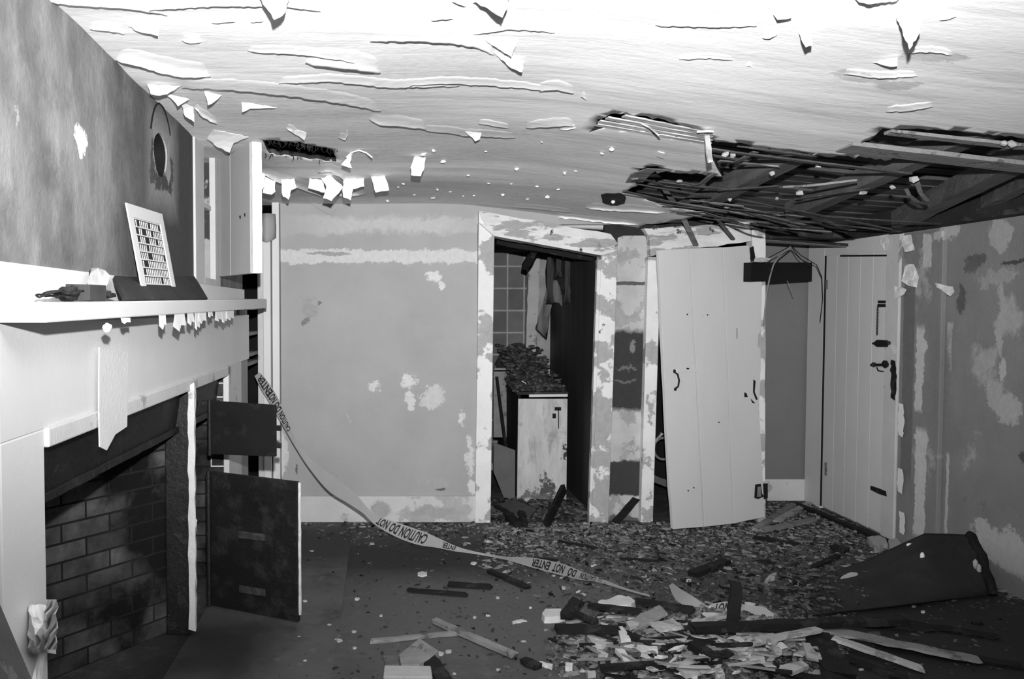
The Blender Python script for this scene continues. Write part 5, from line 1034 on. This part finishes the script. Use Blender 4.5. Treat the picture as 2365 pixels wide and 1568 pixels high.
for i, (px, py) in enumerate(((2252, 1302), (2260, 1313), (2280, 1344))):
    p = onS(px, py, .03); MB().ball(p, (.012, .012, .028), i, .3).build('torn_backing', M_plaster, SH)
L = rag([(1939, 1340), (1944, 1331), (1965, 1321), (1979, 1322), (1982, 1326), (1966, 1338), (1945, 1346)], .8, 8, 3); c3 = onS(1960, 1333, .03); up = Vector((0, -.35, 1)).normalized()
MB().prism([onP(x, y, c3, up) for x, y in L], -up*.026).build('plaster_piece', M_plaster, None, 'pale plaster lump lying on the dark sheet', 'plaster piece', 'large plaster pieces')
for i, (px, py, l) in enumerate(((2101, 1256, 'shiny white pellet lying at the back edge of the dark sheet'), (2130, 1286, 'shiny white pellet lying on the middle of the dark sheet'))):
    p = onS(px, py+(3 if i == 0 else 0), .012)
    MB().ball(p, (.020, .010, .012) if i == 0 else (.012, .010, .026), 2, .08, 2).build('white_pellet', mat('glossy_white_%s' % 'ab'[i], .9, .02, 5, bump=0, rough=.2, spec=.6), None, l, 'pellet', smooth=True)

# ------------------------------------------------------------------ caution tape
def ribbon(stations, sub=6):
    P = []
    for a, b, Y in stations:
        fl_ = []
        for q in (a, b):
            p = onY(q[0], q[1], Y)
            if p.z < .008: p = onZ(q[0], q[1], .008)
            fl_.append(p)
        P.append(fl_)
    out = []
    for i in range(len(P)-1):
        p0, p1, p2, p3 = P[max(0, i-1)], P[i], P[i+1], P[min(len(P)-1, i+2)]
        for k in range(sub):
            t = k/sub; out.append([.5*((2*p1[e])+(p2[e]-p0[e])*t+(2*p0[e]-5*p1[e]+4*p2[e]-p3[e])*t*t+(3*p1[e]-p0[e]-3*p2[e]+p3[e])*t**3) for e in (0, 1)])
    out.append(P[-1]); return out
M_tape = mat('caution_tape_film', .34, .05, 8, bump=.05, rough=.35, spec=.5)
M_ink = mat('black_tape_ink', .012, .1, 8, bump=0, rough=.5)
def text_verts(body):
    cu = bpy.data.curves.new('t', 'FONT'); cu.body = body; cu.size = 1.0; cu.resolution_u = 3; cu.offset = .03; cu.space_character = 1.03
    o = bpy.data.objects.new('t', cu); SC.collection.objects.link(o); dg = bpy.context.evaluated_depsgraph_get(); me = bpy.data.meshes.new_from_object(o.evaluated_get(dg))
    bm = bmesh.new(); bm.from_mesh(me)
    v = [x.co.copy() for x in bm.verts]; f = [tuple(x.index for x in g.verts) for g in bm.faces]; bm.free()
    bpy.data.objects.remove(o); bpy.data.curves.remove(cu); bpy.data.meshes.remove(me); return v, f
def tape(stations, label, words_):
    R = ribbon(stations); m = MB().grid([[a.lerp(b, k/4) for k in range(5)] for a, b in R])
    T = m.build('caution_tape', M_tape, None, label, 'caution tape', None, smooth=True)
    S = [0]
    for i in range(1, len(R)): S.append(S[-1]+((R[i][0]+R[i][1])/2-(R[i-1][0]+R[i-1][1])/2).length)
    def at(s, v):
        s = max(0, min(S[-1]-1e-5, s)); i = 0
        while S[i+1] < s: i += 1
        t = (s-S[i])/(S[i+1]-S[i]); a = R[i][0].lerp(R[i+1][0], t); b = R[i][1].lerp(R[i+1][1], t); p = b.lerp(a, v)
        return p+(EYE-p).normalized()*.003
    def s_at(px):   # length along the tape where it passes a picture column
        best = 0
        for i, (a, b) in enumerate(R):
            c = (a+b)/2-EYE; dd = ray(px, 0); q = CX+F*c.x/(c.y*_c-c.z*_s)
            if q <= px: best = S[i]; lo_ = (q, S[i])
            else: return lerp(lo_[1], S[i], (px-lo_[0])/max(1e-6, q-lo_[0])) if i else 0
        return best
    for body, x_right, x_left in words_:
        v, f = text_verts(body); w = max(q.x for q in v); s1, s0 = s_at(x_right), s_at(x_left)
        mm = MB().add([at(s1-(q.x/w)*(s1-s0), .13+.74*q.y/.72) for q in v], f)
        mm.build('lettering', M_ink, T)
    return T
tape([((588, 868), (600, 860), 5.45), ((601, 895), (616, 878), 5.42), ((622, 930), (640, 915), 5.38), ((655, 985), (666, 974), 5.30), ((678, 1025), (685, 1017), 5.25), ((712, 1078), (724, 1066), 5.2), ((757, 1132), (784, 1110), 5.12), ((800, 1160), (824, 1143), 5.05),
      ((838, 1185), (850, 1174), 5.0), ((866, 1212), (880, 1193), 4.98), ((915, 1240), (932, 1212), 4.95), ((965, 1258), (982, 1229), 4.92), ((1010, 1265), (1018, 1245), 4.9), ((1050, 1273), (1056, 1262), 4.88), ((1100, 1280), (1104, 1275), 4.82), ((1160, 1291), (1166, 1285), 4.76),
      ((1190, 1299), (1195, 1286), 4.72), ((1230, 1311), (1238, 1289), 4.66), ((1290, 1327), (1300, 1302), 4.55), ((1340, 1339), (1350, 1322), 4.45), ((1380, 1344), (1384, 1334), 4.38), ((1440, 1362), (1443, 1357), 4.25), ((1500, 1378), (1502, 1374), 4.12)],
     'long pale caution tape sagging from the recess by the fireplace down across the floor', [('ENTER', 624, 598), ('NOT', 634, 622), ('DO', 645, 636), ('CAUTION', 668, 647), ('NOT', 897, 872), ('DO', 920, 901), ('CAUTION', 985, 925), ('ENTER', 1052, 1022), ('ENTER', 1270, 1228), ('NOT', 1303, 1277), ('DO', 1330, 1312), ('CAUTION', 1376, 1340)])
tape([((1545, 1352), (1553, 1346), 4.25), ((1560, 1384), (1572, 1360), 4.12), ((1590, 1402), (1602, 1378), 4.0), ((1625, 1409), (1632, 1398), 3.94), ((1642, 1408), (1645, 1394), 3.92), ((1672, 1419), (1680, 1389), 3.88), ((1700, 1414), (1706, 1392), 3.85), ((1722, 1410), (1726, 1398), 3.82), ((1750, 1424), (1764, 1402), 3.80), ((1790, 1434), (1796, 1424), 3.78), ((1815, 1438), (1818, 1434), 3.76)],
     'twisted piece of caution tape lying over the rubble heap', [('NOT', 1686, 1650), ('DO', 1712, 1697)])
tape([((1820, 1444), (1822, 1438), 3.76), ((1838, 1445), (1842, 1431), 3.75), ((1862, 1444), (1866, 1429), 3.74), ((1880, 1444), (1882, 1438), 3.73), ((1888, 1446), (1890, 1443), 3.72)], 'short blank end of caution tape at the right of the heap', [])
